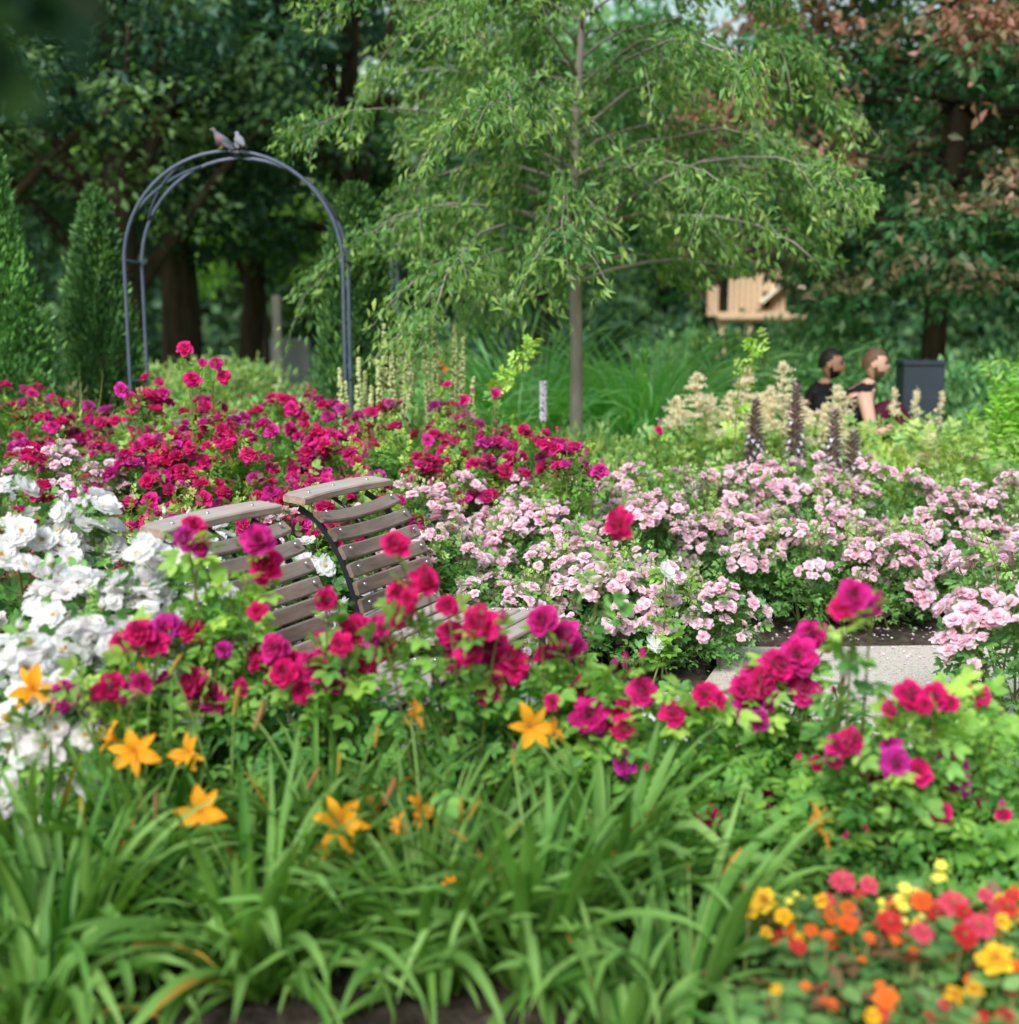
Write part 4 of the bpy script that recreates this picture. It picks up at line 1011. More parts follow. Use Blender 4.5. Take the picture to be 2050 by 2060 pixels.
for (x, y, s) in fg:
    u, v = x * 1.066, y * 1.066
    k = int(np.argmin([abs(u - f[1]) + (60 if (abs(u - f[1]) < 0) else 0) for f in FB])); blooms[k].append((u, v, s * 1.066, (x, y) in PURP))
for k, (lab, bu, bd) in enumerate(FB):
    bx = xof(bu, bd); root = thing('rose_bush', lab, 'rose bush', (bx, bd, 0), 0, G4)
    ms = MB(); ml = MB(); base = np.array([bx, bd, 0])
    tips = []
    for (u, v, s, purp) in blooms[k]:
        D = .086 if s > 38 else .03 * s / 22 + .02
        d = bd + rng.uniform(-.30, -.08)
        p = at(u, v, d); size = s * d / FPX * 1.06
        tips.append((p - base, size, s, purp))
        if s > 50 and not (v < 1180):
            for q in range(int(rng.integers(1, 3))):
                p2 = at(u + rng.choice([-1, 1]) * s * rng.uniform(.5, .8), v + s * rng.uniform(.1, .75), d + rng.uniform(.0, .06)); tips.append((p2 - base, size * rng.uniform(.6, .9), s * .8, purp))
    # extra leafy canes with no bloom
    ex = 7 if k in (2, 3) else 11
    lim = 1330
    for q in range(ex):
        uu = bu + rng.uniform(-170, 170); 
        vv = rng.uniform(1345, 1560) if uu < 1380 else (rng.uniform(1540, 1660) if uu < 1850 else rng.uniform(1400, 1600))
        if k == 1: vv = rng.uniform(1180, 1450) ; uu = bu + rng.uniform(-40, 90)
        tips.append((at(uu, vv, bd + rng.uniform(-.25, .25)) - base, 0, 0, False))
    for (p, size, s, purp) in tips:
        b0 = rng.normal(size=3) * [.09, .07, 0]; c = bez(b0, b0 * .35 + p * [.6, .6, .78], p, 14); tube(ms, c, np.linspace(.0055, .0022, 14), 6, tint=rng.random())
        n = int(rng.integers(20, 28)) if not size else ((12 if k in (2, 3) else 18) if bu < 1380 else 12)
        t = rng.uniform(3.0, 12.9 if not size else 12.6, n); j = t.astype(int); f = (t - j)[:, None]
        LP = c[j] * (1 - f) + c[j + 1] * f
        if size: # keep leaves off the bloom itself
            LP = LP - [0, 0, .015]
        ti = np.clip((t - 8) / 5, 0, 1) * rng.random(n) ** .8
        ml.scatter(COMP_F, LP, frames(rng.normal(size=(n, 3)) * [1, 1, .35] + [0, 0, .22], rng, .66), .105 * rng.uniform(.55, 1.15, n), ti)
    nf = 380 if k < 7 else 480
    Q = rng.normal(size=(nf, 3)) * [.25, .16, 0]; Q[:, 2] = rng.uniform(.06, .46 if k < 7 else .40, nf); 
    ml.scatter(COMP_F, Q, frames(rng.normal(size=(nf, 3)) * [1, 1, .5], rng, .6), .105 * rng.uniform(.55, 1.1, nf), .3 * rng.random(nf) ** 2)
    ms.build('stems', M['stem'], root); ml.build('foliage', M['rose_leaf_near'], root)
    for (p, size, s, purp) in tips:
        if not size: continue
        zd = unit(np.array([rng.normal() * .45, -.75, .45 + rng.normal() * .3]))
        if s < 30: place(BUD['crimson'], 'bud', p - [0, 0, size * .3], unit(rng.normal(size=3) * .3 + [0, -.2, 1]), size * .95, root, rng)
        else:
            o = place(FL['crimson'][int(rng.integers(0, 5))], 'flower', p - zd * size * .15, zd, size * 1.08, root, rng)
    for q in range(7):
        p = tips[int(rng.integers(0, len(tips)))][0]; place(BUD['crimson'], 'bud', p + [rng.normal() * .05, rng.normal() * .03, rng.uniform(-.02, .03)], unit([rng.normal() * .3, 0, 1]), .026, root, rng)

# ------------------------------------------------------------------ daylilies
def blade(mb, base, az, tilt, L, W, droop, rng, n=11, tint=0.0, twist=0.0, kink=None):
    s = np.linspace(0, 1, n); th = tilt + droop * s ** 1.9
    if kink: th = th + np.where(s > kink, 1.5, 0)
    r = np.concatenate([[0], np.cumsum(np.sin((th[1:] + th[:-1]) / 2))]) * L / (n - 1); z = np.concatenate([[0], np.cumsum(np.cos((th[1:] + th[:-1]) / 2))]) * L / (n - 1)
    side = az + math.pi / 2; wob = .06 * L * np.sin(s * 3 + rng.uniform(0, 6)) * s
    c, sn = math.cos(az), math.sin(az); cx, cy = math.cos(side), math.sin(side)
    ctr = np.stack([r * c + cx * wob, r * sn + cy * wob, z], 1) + base
    ctr[:, 2] = np.maximum(ctr[:, 2], .012 + .02 * rng.random())
    w = W / 2 * np.minimum(1, (.55 + s * 2)) * np.clip((1 - s) * 2.6, 0, 1) ** .7
    tw = twist * s ** 1.5
    sd = np.stack([cx * np.cos(tw) + 0 * s, cy * np.cos(tw), np.sin(tw)], 1)
    nrm = np.stack([-np.cos(th) * c, -np.cos(th) * sn, np.sin(th)], 1)
    fold = .45 * w[:, None] * nrm
    V = np.stack([ctr - sd * w[:, None] + fold, ctr, ctr + sd * w[:, None] + fold], 1).reshape(-1, 3)
    i = np.arange(n - 1)[:, None] * 3; j = np.arange(2)[None]
    q = np.stack([i + j, i + j + 1, i + 3 + j + 1, i + 3 + j], 2).reshape(-1, 4)
    ti = np.repeat(np.clip(tint + .25 * s, 0, 1), 3); mb.add(V, None, q, ti)
def daylily_leaves(mb, rng, n, hl, spread=1.05, W=.028):
    for i in range(n):
        f = rng.random(); az = rng.uniform(0, 6.283); tilt = R(4 + 36 * f) * spread; L = hl * rng.uniform(.75, 1.2)
        b = np.array([math.cos(az), math.sin(az), 0]) * .07 * rng.random() ** .5
        blade(mb, b, az + rng.normal() * .3, tilt, L, W * rng.uniform(.7, 1.25), R(rng.uniform(22, 128)) * (.5 + f), rng, tint=.45 * rng.random() ** 2, twist=rng.normal() * .8, kink=rng.uniform(.55, .8) if rng.random() < .10 else None)
    for i in range(n // 9):
        az = rng.uniform(0, 6.283); blade(mb, np.array([0, 0, .01]), az, R(rng.uniform(45, 80)), hl * rng.uniform(.5, .9), W, R(50), rng, tint=.2)
G5 = 'daylily clumps along the front of the bed'
LC = [(1290, 2.42, .34, 46, 'low daylily clump at the bottom edge near the zinnias'), (-10, 2.42, .38, 45, 'daylily clump cut by the bottom left corner'),
 (860, 2.66, .54, 80, 'daylily clump at bottom centre left of the broad folded leaf'), (60, 2.62, 0.576, 102, 'daylily clump at the bottom left corner'), (480, 2.66, 0.547, 110, 'daylily clump with pale bent leaf tips at the bottom, left of centre'), (835, 2.86, 0.518, 93, 'daylily clump half hidden between the two bottom clumps'), (1075, 2.68, 0.533, 110, 'daylily clump at bottom centre with one broad upright folded leaf'),
 (1410, 2.60, 0.475, 44, 'daylily clump beside the zinnias, one long leaf reaching right'), (260, 2.98, 0.562, 93, 'daylily clump behind the bottom left pair, in front of the white roses'), (640, 3.02, 0.562, 93, 'daylily clump behind the bent leaf clump'), (1230, 2.95, 0.576, 102, 'daylily clump leaning right toward the path'), (960, 3.1, 0.533, 76, 'daylily clump under the middle orange flower'), (20, 3.05, 0.576, 76, 'daylily clump at left edge under the upper orange flower'), (430, 3.15, 0.518, 68, 'daylily clump farthest back behind the star shaped orange flower')]
lil = [(62,1300,74,'f',0),(195,1388,70,'s',-1),(252,1418,85,'f',0),(350,1420,60,'f',1),(378,1533,88,'f',0),(645,1552,95,'f',0),(790,1342,52,'s',1),(1008,1372,82,'f',0),(1055,1375,42,'s',1),(805,1530,74,'s',1),(745,1552,44,'s',-1),(1555,1550,84,'s',1),
 (445,1325,60,'b',0),(490,1352,64,'w',1),(735,1495,60,'w',1),(893,1530,50,'b',1),(1380,1630,66,'b',1),(155,1530,54,'b',0),(180,1545,40,'b',1),(710,1390,46,'b',0),(330,1255,48,'b',1),(272,1272,44,'b',-1),(295,1522,64,'w',0),(555,1615,50,'w',0),(610,1600,40,'s',-1),(850,1665,36,'s',0),(870,1530,50,'b',0),(100,1340,40,'b',1),(1300,1640,40,'b',0),(5,1352,30,'s',-1),(225,1330,50,'b',0),(120,1300,46,'b',-1),(640,1440,44,'b',0),(590,1470,50,'w',1),(970,1440,40,'b',0)]
LB = {k: None for k in ('b', 'w')}
def budmesh(mat, name):
    mb = MB(); V, T, Q, ti = flower([(6, 1.0, .16, 86, 9, .9, .04, 0, .7, .01)], LR, .03, nu=8, point=.7); mb.add(V, T, Q, ti); return mb.mesh(name, mat)
LB['b'] = budmesh(M['bud_orange'], 'lily_bud'); LB['w'] = budmesh(M['withered'], 'withered_flower')
owners = [[] for _ in LC]
for it in lil:
    u, v = it[0] * 1.066, it[1] * 1.066
    # flower depth grows with height in the picture
    d = float(np.interp(v, [1370, 1500, 1640, 1750], [3.1, 2.95, 2.78, 2.7]))
    k = int(np.argmin([abs(xof(c[0], c[1]) - xof(u, d)) + abs(c[1] - d) * 1.0 for c in LC])); owners[k].append((u, v, d) + it[2:])
for k, (u, d, hl, n, lab) in enumerate(LC):
    rng = np.random.default_rng(200 + k); bx = xof(u, d); base = np.array([bx, d, 0]); root = thing('daylily_clump', lab, 'daylily', (bx, d, 0), 0, G5)
    mb = MB(); daylily_leaves(mb, rng, n, hl)
    if k == 9: 
        blade(mb, np.zeros(3), R(8), R(42), .62, .03, R(8), rng, tint=.3)
    if k == 8:
        blade(mb, np.array([0, -.06, 0]), R(-80), R(6), .42, .045, R(10), rng, tint=.5)
    mb.build('leaves', M['lily_leaf'], root)
    for (fu, fv, fd, s, ty, dr) in owners[k]:
        p = at(fu, fv, fd) - base; size = s * 1.066 * fd / FPX
        c = bez(rng.normal(size=3) * [.03, .03, 0], p * [.45, .45, .8], p - np.array([dr * .02, 0, .035 if ty in 'fs' else .0]), 12)
        ms = MB(); tube(ms, c, np.linspace(.0052, .0032, 12), 7)
        st = ms.build('flower_stalk', M['stem_lily'], root)
        if ty == 'f': zd = unit(np.array([rng.normal() * .25 + dr * .3, -.85, .35])); o = place(FL['lily'][int(rng.integers(0, 4))], 'flower', p - zd * size * .33, zd, size * 1.22, root, rng); link('stamens', STAM_L, o)
        elif ty == 's': zd = unit(np.array([dr * .8 + rng.normal() * .1, -.25, .45])); o = place(FL['lily'][int(rng.integers(0, 4))], 'flower', p - zd * size * .4, zd, size * 1.22, root, rng); link('stamens', STAM_L, o)
        else:
            zd = unit(np.array([dr * .5 + rng.normal() * .1, -.1, 1])); place(LB[ty], 'bud' if ty == 'b' else 'withered_flower', p - zd * size * .5, zd, size * 1.1, root, rng)
        if ty in 'fs' and rng.random() < .8:
            for q in range(2): zd = unit(np.array([rng.normal() * .5, -.1, 1])); place(LB['b'], 'bud', p + [rng.normal() * .02, .01, -.045], zd, .045 * rng.uniform(.6, 1.1), root, rng)
# trim of strap leaves standing between the clumps (one plant each, smaller)
# ------------------------------------------------------------------ zinnias and other summer bedding at bottom right
G6 = 'summer bedding plants at the bottom right'
ZL = {'red': 'deep red zinnia', 'coral': 'coral pink zinnia', 'orange': 'orange zinnia', 'yellow': 'golden yellow marigold', 'lemon': 'lemon yellow flowering plant', 'smallo': 'small orange flowering plant'}
zn = [ # x, y (display px), size px, kind, where
 (1590,1662,60,'coral','at the back edge of the bed near the lily'),(1640,1670,44,'coral','behind the long lily leaf'),(1763,1650,50,'lemon','standing alone behind the others'),(1440,1702,62,'yellow','topmost beside the daylily clump'),(1415,1720,44,'yellow','pressed against the daylily leaves'),
 (1703,1692,56,'lemon','with the tallest stack of pale blooms'),(1712,1708,50,'lemon','under the tallest pale blooms'),(1740,1700,48,'orange','between lemon and coral blooms'),(1800,1705,70,'coral','with broad domed bloom at back right'),(1768,1722,52,'red','left of the broad coral dome'),(1860,1690,40,'coral','small and far back at right'),(1900,1712,52,'red','upper one at the right edge'),(1880,1735,44,'red','lower one at the right edge'),
 (1680,1740,60,'red','in the middle under the lemon blooms'),(1740,1760,56,'coral','with half hidden bloom in the middle'),(1850,1748,72,'coral','with wide bloom low at right'),(1820,1765,60,'red','beside the wide coral bloom'),(1890,1740,40,'yellow','touching the red blooms at right edge'),(1600,1712,38,'orange','in the shade of the long leaf'),(1570,1730,44,'orange','left part of the orange group'),(1600,1742,46,'orange','middle of the orange group'),(1550,1700,34,'yellow','small, behind the orange group'),
 (1480,1730,40,'yellow','between daylily leaves and orange group'),(1500,1700,34,'lemon','pale and small behind daylily leaves'),(1505,1785,42,'red','dark maroon with golden ring'),(1880,1812,76,'yellow','with the largest ruffled bloom at the right edge'),(1870,1760,40,'yellow','just above the largest marigold'),(1800,1880,48,'yellow','low in front at right'),(1840,1870,40,'yellow','low, next to faded blooms'),(1785,1895,34,'coral','lowest at right'),(1900,1915,44,'red','in the bottom right corner'),
 (1645,1918,40,'yellow','at the bottom edge'),(1520,1862,26,'smallo','alone among the leaves'),(1465,1868,26,'yellow','small, at the daylily foot'),(1640,1770,28,'smallo','in a low row'),(1690,1775,28,'smallo','in the low row, middle'),(1560,1765,28,'smallo','low beside the maroon one'),(1620,1688,30,'red','small, behind'),(1700,1725,34,'lemon','pale blooms low in the middle'),(1910,1690,34,'red','far right behind'),(1530,1755,34,'orange','behind the maroon bloom'),(1820,1722,40,'red','right under the broad dome')]
for i, (x, y, s, kd, wh) in enumerate(zn):
    rng = np.random.default_rng(300 + i)
    u, v = x * 1.066, y * 1.066; hgt = rng.uniform(.26, .32)
    # depth so the bloom sits at a sensible height
    d = (1.6 - hgt) / (1.6 - float(at(u, v, 1.0)[2])); p = at(u, v, d)
    if p[2] < .10: p = at(u, v, d); 
    base = np.array([p[0] + rng.normal() * .015, d + .01, 0]); p = p - base
    root = thing('bedding_plant', ZL[kd] + ' ' + wh, 'flowering plant', tuple(base), 0, G6)
    ms = MB(); c = bez((0, 0, 0), (rng.normal() * .02, 0, p[2] * .5), p, 8); tube(ms, c, .0032, 5)
    ml = MB(); n = 26; t = rng.uniform(.5, 6.2, n); j = t.astype(int); f = (t - j)[:, None]; LP = c[j] * (1 - f) + c[j + 1] * f + rng.normal(size=(n, 3)) * [.03, .03, 0]
    ml.scatter(LEAF_F, LP, frames(rng.normal(size=(n, 3)) * [1, 1, .2] + [0, 0, .25], rng, .75), .062 * rng.uniform(.6, 1.3, n), .4 * rng.random(n) ** 2)
    ms.build('stem', M['stem'], root); ml.build('foliage', M['zinnia_leaf'], root)
    key = {'yellow': 'mari_yellow', 'lemon': 'lemon', 'smallo': 'small_orange'}.get(kd, 'zin_' + kd)
    size = s * .92 * d / FPX
    if kd == 'lemon':
        for q in range(5): place(FL[key][q % 2], 'flower', p + rng.normal(size=3) * [.022, .015, .014], unit(rng.normal(size=3) * .3 + [0, -.35, .8]), size * .55, root, rng)
    else:
        o = place(FL[key][int(rng.integers(0, len(FL[key])))], 'flower', p, unit(rng.normal(size=3) * .16 + [0, -.38, .9]), size * 1.05, root, rng)
        if key.startswith('zin'):
            mb = MB(); mb.scatter(sphere_tpl(8, 5, (.13, .13, .07)), [[0, 0, .07]], np.eye(3)[None], 1.0); mb.build('flower_centre', M['dark_centre'], o)
        if key.startswith('zin') and i % 2 == 0:
            pass
for i in range(62):
    rng = np.random.default_rng(900 + i); kd = ('orange', 'red', 'yellow', 'smallo', 'coral', 'smallo')[i % 6]; v = rng.uniform(1830, 2060) if i % 2 else rng.uniform(1790, 1910); u = rng.uniform(1480 if v < 1900 else 1640, 2060)
    hgt = rng.uniform(.19, .27); d = (1.6 - hgt) / (1.6 - float(at(u, v, 1.0)[2])); p0 = at(u, v, d); root = thing('bedding_plant', {'orange': 'small orange zinnia low among the bedding leaves', 'red': 'small red zinnia low among the bedding leaves', 'yellow': 'small golden marigold low among the bedding leaves', 'smallo': 'tiny orange starry flower low among the bedding leaves', 'coral': 'small coral zinnia low among the bedding leaves'}[kd], 'flowering plant', (p0[0], d, 0), 0, G6)
    ms = MB(); tube(ms, [(0, 0, 0), (rng.normal() * .01, 0, p0[2] * .5), (0, 0, p0[2])], .003, 5); ms.build('stem', M['stem'], root)
    ml = MB(); LP = rng.normal(size=(10, 3)) * [.03, .03, 0]; LP[:, 2] = rng.uniform(.04, p0[2] * .8, 10); ml.scatter(LEAF_F, LP, frames(rng.normal(size=(10, 3)) * [1, 1, .2] + [0, 0, .3], rng, .7), .055, .2); ml.build('foliage', M['zinnia_leaf'], root)
    key = {'yellow': 'mari_yellow', 'smallo': 'small_orange'}.get(kd, 'zin_' + kd); place(FL[key][i % 2], 'flower', (0, 0, p0[2]), unit(rng.normal(size=3) * .3 + [0, -.3, .9]), rng.uniform(.02, .05), root, rng)
# leafy ground cover between the bedding plants
rng = np.random.default_rng(350); n = 6500
P = np.stack([rng.uniform(.50, 1.40, n), rng.uniform(1.7, 2.8, n), np.zeros(n)], 1); P[:, 0] = P[:, 0] * (P[:, 1] / 2.6)
P[:, 2] = rng.uniform(0.01, .15, n) * (.8 + .3 * np.sin(P[:, 0] * 9) * np.cos(P[:, 1] * 7))
mb = MB(); mb.scatter(LEAF_F, P, frames(rng.normal(size=(n, 3)) * [1, 1, .3] + [0, 0, .15], rng, .8), .055 * rng.uniform(.5, 1.3, n), .35 * rng.random(n) ** 2)
tag(mb.build('bedding_foliage', M['zinnia_leaf']), 'mass of small oval green leaves under the summer bedding flowers', 'foliage', kind='stuff')
# tiny pale stars and stray leaves low under the near roses
n = 5200; X = rng.uniform(-1.75, 1.9, n); Y = rng.uniform(2.75, 3.85, n)
P = np.stack([X, Y, rng.uniform(.01, .30, n) * (.75 + .25 * np.sin(X * 5))], 1)
mb = MB(); mb.scatter(COMP_S, P, frames(rng.normal(size=(n, 3)) * [1, 1, .4], rng, .6), .10 * rng.uniform(.5, 1.2, n), .3 * rng.random(n) ** 2)
tag(mb.build('low_foliage', M['rose_leaf_near']), 'low green leaves filling the bed under the near roses', 'foliage', kind='stuff')

# ------------------------------------------------------------------ mid-distance perennials
def spike_plant(label, u, d, tops, seed):
    rng = np.random.default_rng(seed); bx = xof(u, d); base = np.array([bx, d, 0]); root = thing('mullein', label, 'flower spikes', (bx, d, 0), 0, 'pale yellow flower spikes')
    for (tu, tv) in tops:
        p = at(tu, tv, d + rng.uniform(-.15, .15)) - base; c = bez((rng.normal() * .05, rng.normal() * .05, .0), (p[0] * .8, p[1], p[2] * .5), p, 16)
        ms = MB(); tube(ms, c, np.linspace(.007, .003, 16), 5); 
        n = int(150 + p[2] * 60); t = rng.uniform(8.0, 14.95, n); j = t.astype(int); f = (t - j)[:, None]; a = rng.uniform(0, 6.28, n); rr = .019 * np.clip((15.3 - t) / 3, .35, 1)
        Q = c[j] * (1 - f) + c[j + 1] * f + np.stack([np.cos(a) * rr, np.sin(a) * rr, rng.normal(size=n) * .004], 1)
        st = ms.build('stalk', M['stem'], root)
        mb = MB(); mb.scatter(OCT, Q, rotM(rng.normal(size=(n, 3)), rng), rng.uniform(.008, .015, n), rng.random(n)); mb.build('flower_spike', M['spike_yellow'], root)
    ml = MB(); n = 70; P = rng.normal(size=(n, 3)) * [.12, .12, 0]; P[:, 2] = rng.uniform(.1, .75, n); ml.scatter(LEAF_F, P, frames(rng.normal(size=(n, 3)) + [0, 0, .6], rng, .6), .16 * rng.uniform(.5, 1.2, n), .2); ml.build('foliage', M['meadow'], root)
spike_plant('pale yellow flower spikes, low left group beside the arch leg', 700, 7.9, [(683, 740), (695, 768), (722, 718), (735, 748), (748, 778)], 401)
spike_plant('pale yellow flower spikes, middle group with thick spikes', 790, 7.9, [(772, 650), (760, 726), (788, 690), (806, 636), (818, 685), (838, 602), (830, 665)], 402)
spike_plant('pale yellow flower spikes, right group with the tallest spike', 880, 7.9, [(854, 645), (872, 588), (886, 698), (915, 650), (932, 675), (925, 725), (952, 758)], 403)

def acanthus(label, u, d, vt, vb, seed):
    rng = np.random.default_rng(seed); top = at(u, vt, d); bot = at(u, vb, d); base = np.array([top[0], d, 0]); root = thing('acanthus', label, 'flower spike', tuple(base), 0, 'dark acanthus spikes')
    ms = MB(); lean = rng.normal() * .02; tube(ms, [(0, 0, 0), (lean, 0, bot[2]), (lean * 1.3, 0, top[2])], [.012, .010, .006], 6); ms.build('stalk', M['stem'], root)
    z0, z1 = bot[2], top[2]; n = int((z1 - z0) / .034) * 6
    k = np.arange(n); zz = z0 + (z1 - z0) * (k / n) ** .95; a = k * 2.3999; f = (zz - z0) / (z1 - z0); r = .012
    D = np.stack([np.cos(a), np.sin(a), (.35 + 1.0 * f)], 1); Pp = np.stack([np.cos(a) * r + lean, np.sin(a) * r, zz], 1)
    mb = MB(); mb.scatter(leaf_full(1, .62, .25, .35), Pp, frames(D, rng, .9), .080 * (1 - .5 * f) , rng.random(n)); mb.build('bracts', M['acanthus'], root)
    q = (f < .6) & (rng.random(n) < .75 * (1 - f)); mb = MB(); D2 = np.stack([np.cos(a), np.sin(a), np.full(n, -.15)], 1)[q]; P2 = Pp[q] + D2 * .018
    mb.scatter(leaf_full(1, .8, .25, .5), P2, frames(D2, rng, .9), .036, .9); mb.build('white_petals', M['acanthus_white'], root)
    ml = MB(); m = 30; P = rng.normal(size=(m, 3)) * [.15, .12, 0]; P[:, 2] = rng.uniform(.05, .35, m); ml.scatter(LEAF_F, P, frames(rng.normal(size=(m, 3)) + [0, 0, .3], rng, .6), .26 * rng.uniform(.5, 1.1, m), .2); ml.build('foliage', M['shrub'], root)
acanthus('leftmost dark purple and white acanthus spike', 1524, 7.75, 806, 935, 411)
acanthus('tallest dark purple and white acanthus spike, second from left', 1609, 7.75, 775, 945, 412)
acanthus('third dark purple and white acanthus spike, slightly shorter', 1673, 7.7, 828, 955, 413)
acanthus('shortest dark acanthus spike, rightmost of the four', 1727, 7.75, 868, 965, 414)

def plume_plant(label, u, d, tops, seed, mat='cream', bw=.18, dens=1.12):
    rng = np.random.default_rng(seed); bx = xof(u, d); base = np.array([bx, d, 0]); root = thing('goats_beard', label, 'plume flower', (bx, d, 0), 0, 'cream flower plumes')
    ms = MB()
    for (tu, tv, hh) in tops:
        p = at(tu, tv, d + rng.uniform(-.12, .12)) - base; Lp = hh * d / FPX
        c = bez((rng.normal() * .05, 0, 0), (p[0] * .6, p[1], p[2] * .6), p, 8); tube(ms, c, np.linspace(.006, .003, 8), 5)
        mb = MB(); nb = int(40 * dens); f = rng.random(nb); a = rng.uniform(0, 6.28, nb); bl = bw * (1 - f) ** .6 * rng.uniform(.6, 1.25, nb) * (.6 + .45 * Lp / .4)
        B0 = np.stack([np.zeros(nb) + p[0], np.zeros(nb) + p[1], p[2] - Lp * (1 - f)], 1); D = np.stack([np.cos(a), np.sin(a), np.full(nb, .45)], 1); D = unit(D)
        per = int(40 * dens); ii = np.repeat(np.arange(nb), per); s = rng.random(nb * per)
        Q = B0[ii] + D[ii] * (s * bl[ii])[:, None] - np.array([0, 0, 1]) * ((s ** 2) * bl[ii] * .3)[:, None] + rng.normal(size=(nb * per, 3)) * .005
        mb.scatter(LEAF_S, Q, rotM(rng.normal(size=(len(Q), 3)), rng), rng.uniform(.011, .023, len(Q)), rng.random(len(Q))); mb.build('plume', M[mat], root)
    ms.build('stems', M['stem'], root)
    ml = MB(); n = 380; P = rng.normal(size=(n, 3)) * [.22, .18, 0]; P[:, 2] = rng.uniform(.1, .88, n); ml.scatter(COMP_S, P, frames(rng.normal(size=(n, 3)) + [0, 0, .3], rng, .6), .13 * rng.uniform(.5, 1.2, n), .5 * rng.random(n)); ml.build('foliage', M['meadow'], root)
plume_plant('cream feathery plumes at the left of the group, before the ornamental grass', 1385, 8.2, [(1402, 748, 95), (1362, 800, 60), (1430, 795, 90)], 421)
plume_plant('cream feathery plumes behind the leftmost acanthus spike', 1480, 8.4, [(1505, 740, 110), (1470, 790, 90), (1535, 790, 90)], 422)
plume_plant('tallest cream feathery plumes in the middle of the group', 1575, 8.3, [(1578, 728, 150), (1550, 780, 100), (1612, 800, 100)], 423)
plume_plant('cream feathery plumes in front of the men', 1680, 8.3, [(1690, 772, 120), (1660, 815, 90), (1700, 845, 80)], 424)
plume_plant('faded tan plumes right of the acanthus spikes', 1880, 8.0, [(1872, 850, 90), (1925, 880, 80), (1840, 915, 60), (1965, 905, 60)], 425, bw=.12)
plume_plant('thin yellowish plumes in front of the dark bin', 1855, 8.6, [(1845, 775, 60), (1895, 790, 70), (1800, 780, 60)], 426, bw=.06, dens=.6)
plume_plant('faded tan flower heads near the right edge above the pink roses', 2010, 7.7, [(2010, 935, 40), (2035, 960, 50), (1960, 985, 40), (1865, 965, 60)], 427, bw=.09)

# tall leafy shoot in front of the plumes, and the shoot by the grass
def shoot(label, pts, d, seed, mat='fresh'):
    rng = np.random.default_rng(seed); W_ = np.array([at(u, v, d) for u, v in pts]); base = np.array([W_[0][0], d, 0]); root = thing('leafy_shoot', label, 'rose shoot', tuple(base), 0)
    c = np.concatenate([[[0, 0, 0]], W_ - base]); tq = np.linspace(0, len(c) - 1, 22); cc = np.stack([np.interp(tq, np.arange(len(c)), c[:, k]) for k in range(3)], 1)
    mb = MB(); tube(mb, cc, np.linspace(.006, .002, 22), 5); mb.build('stem', M['stem'], root)
    n = 44; t = rng.uniform(5, 20.9, n); j = t.astype(int); f = (t - j)[:, None]; LP = cc[j] * (1 - f) + cc[j + 1] * f
    ml = MB(); ml.scatter(COMP_F, LP, frames(rng.normal(size=(n, 3)) * [1, .5, .3] + [0, 0, .35], rng, .5), .10 * rng.uniform(.5, 1.1, n), .4 + .5 * rng.random(n)); ml.build('foliage', M[mat], root)
shoot('tall yellow green leafy shoot rising in front of the cream plumes', [(1478, 900), (1482, 820), (1488, 760), (1508, 715), (1540, 680)], 7.4, 431)
shoot('arching yellow green shoot left of the slim tree trunk', [(995, 800), (1015, 770), (1045, 725), (1075, 688)], 7.2, 432)

# white woolly spike by the trunk
rng = np.random.default_rng(433); p = at(1093, 768, 7.9); root = thing('woolly_spike', 'single greyish white woolly flower spike left of the slim trunk', 'flower spike', (p[0], 7.9, 0), 0)
mb = MB(); tube(mb, [(0, 0, 0), (.0, 0, p[2])], [.008, .006], 6); mb.build('stalk', M['stem'], root)
mb = MB(); n = 260; z = p[2] - rng.random(n) * .26; a = rng.uniform(0, 6.28, n); mb.scatter(OCT, np.stack([np.cos(a) * .018, np.sin(a) * .018, z], 1), rotM(rng.normal(size=(n, 3)), rng), .011, rng.random(n)); mb.build('flower_spike', M['acanthus_white'], root)

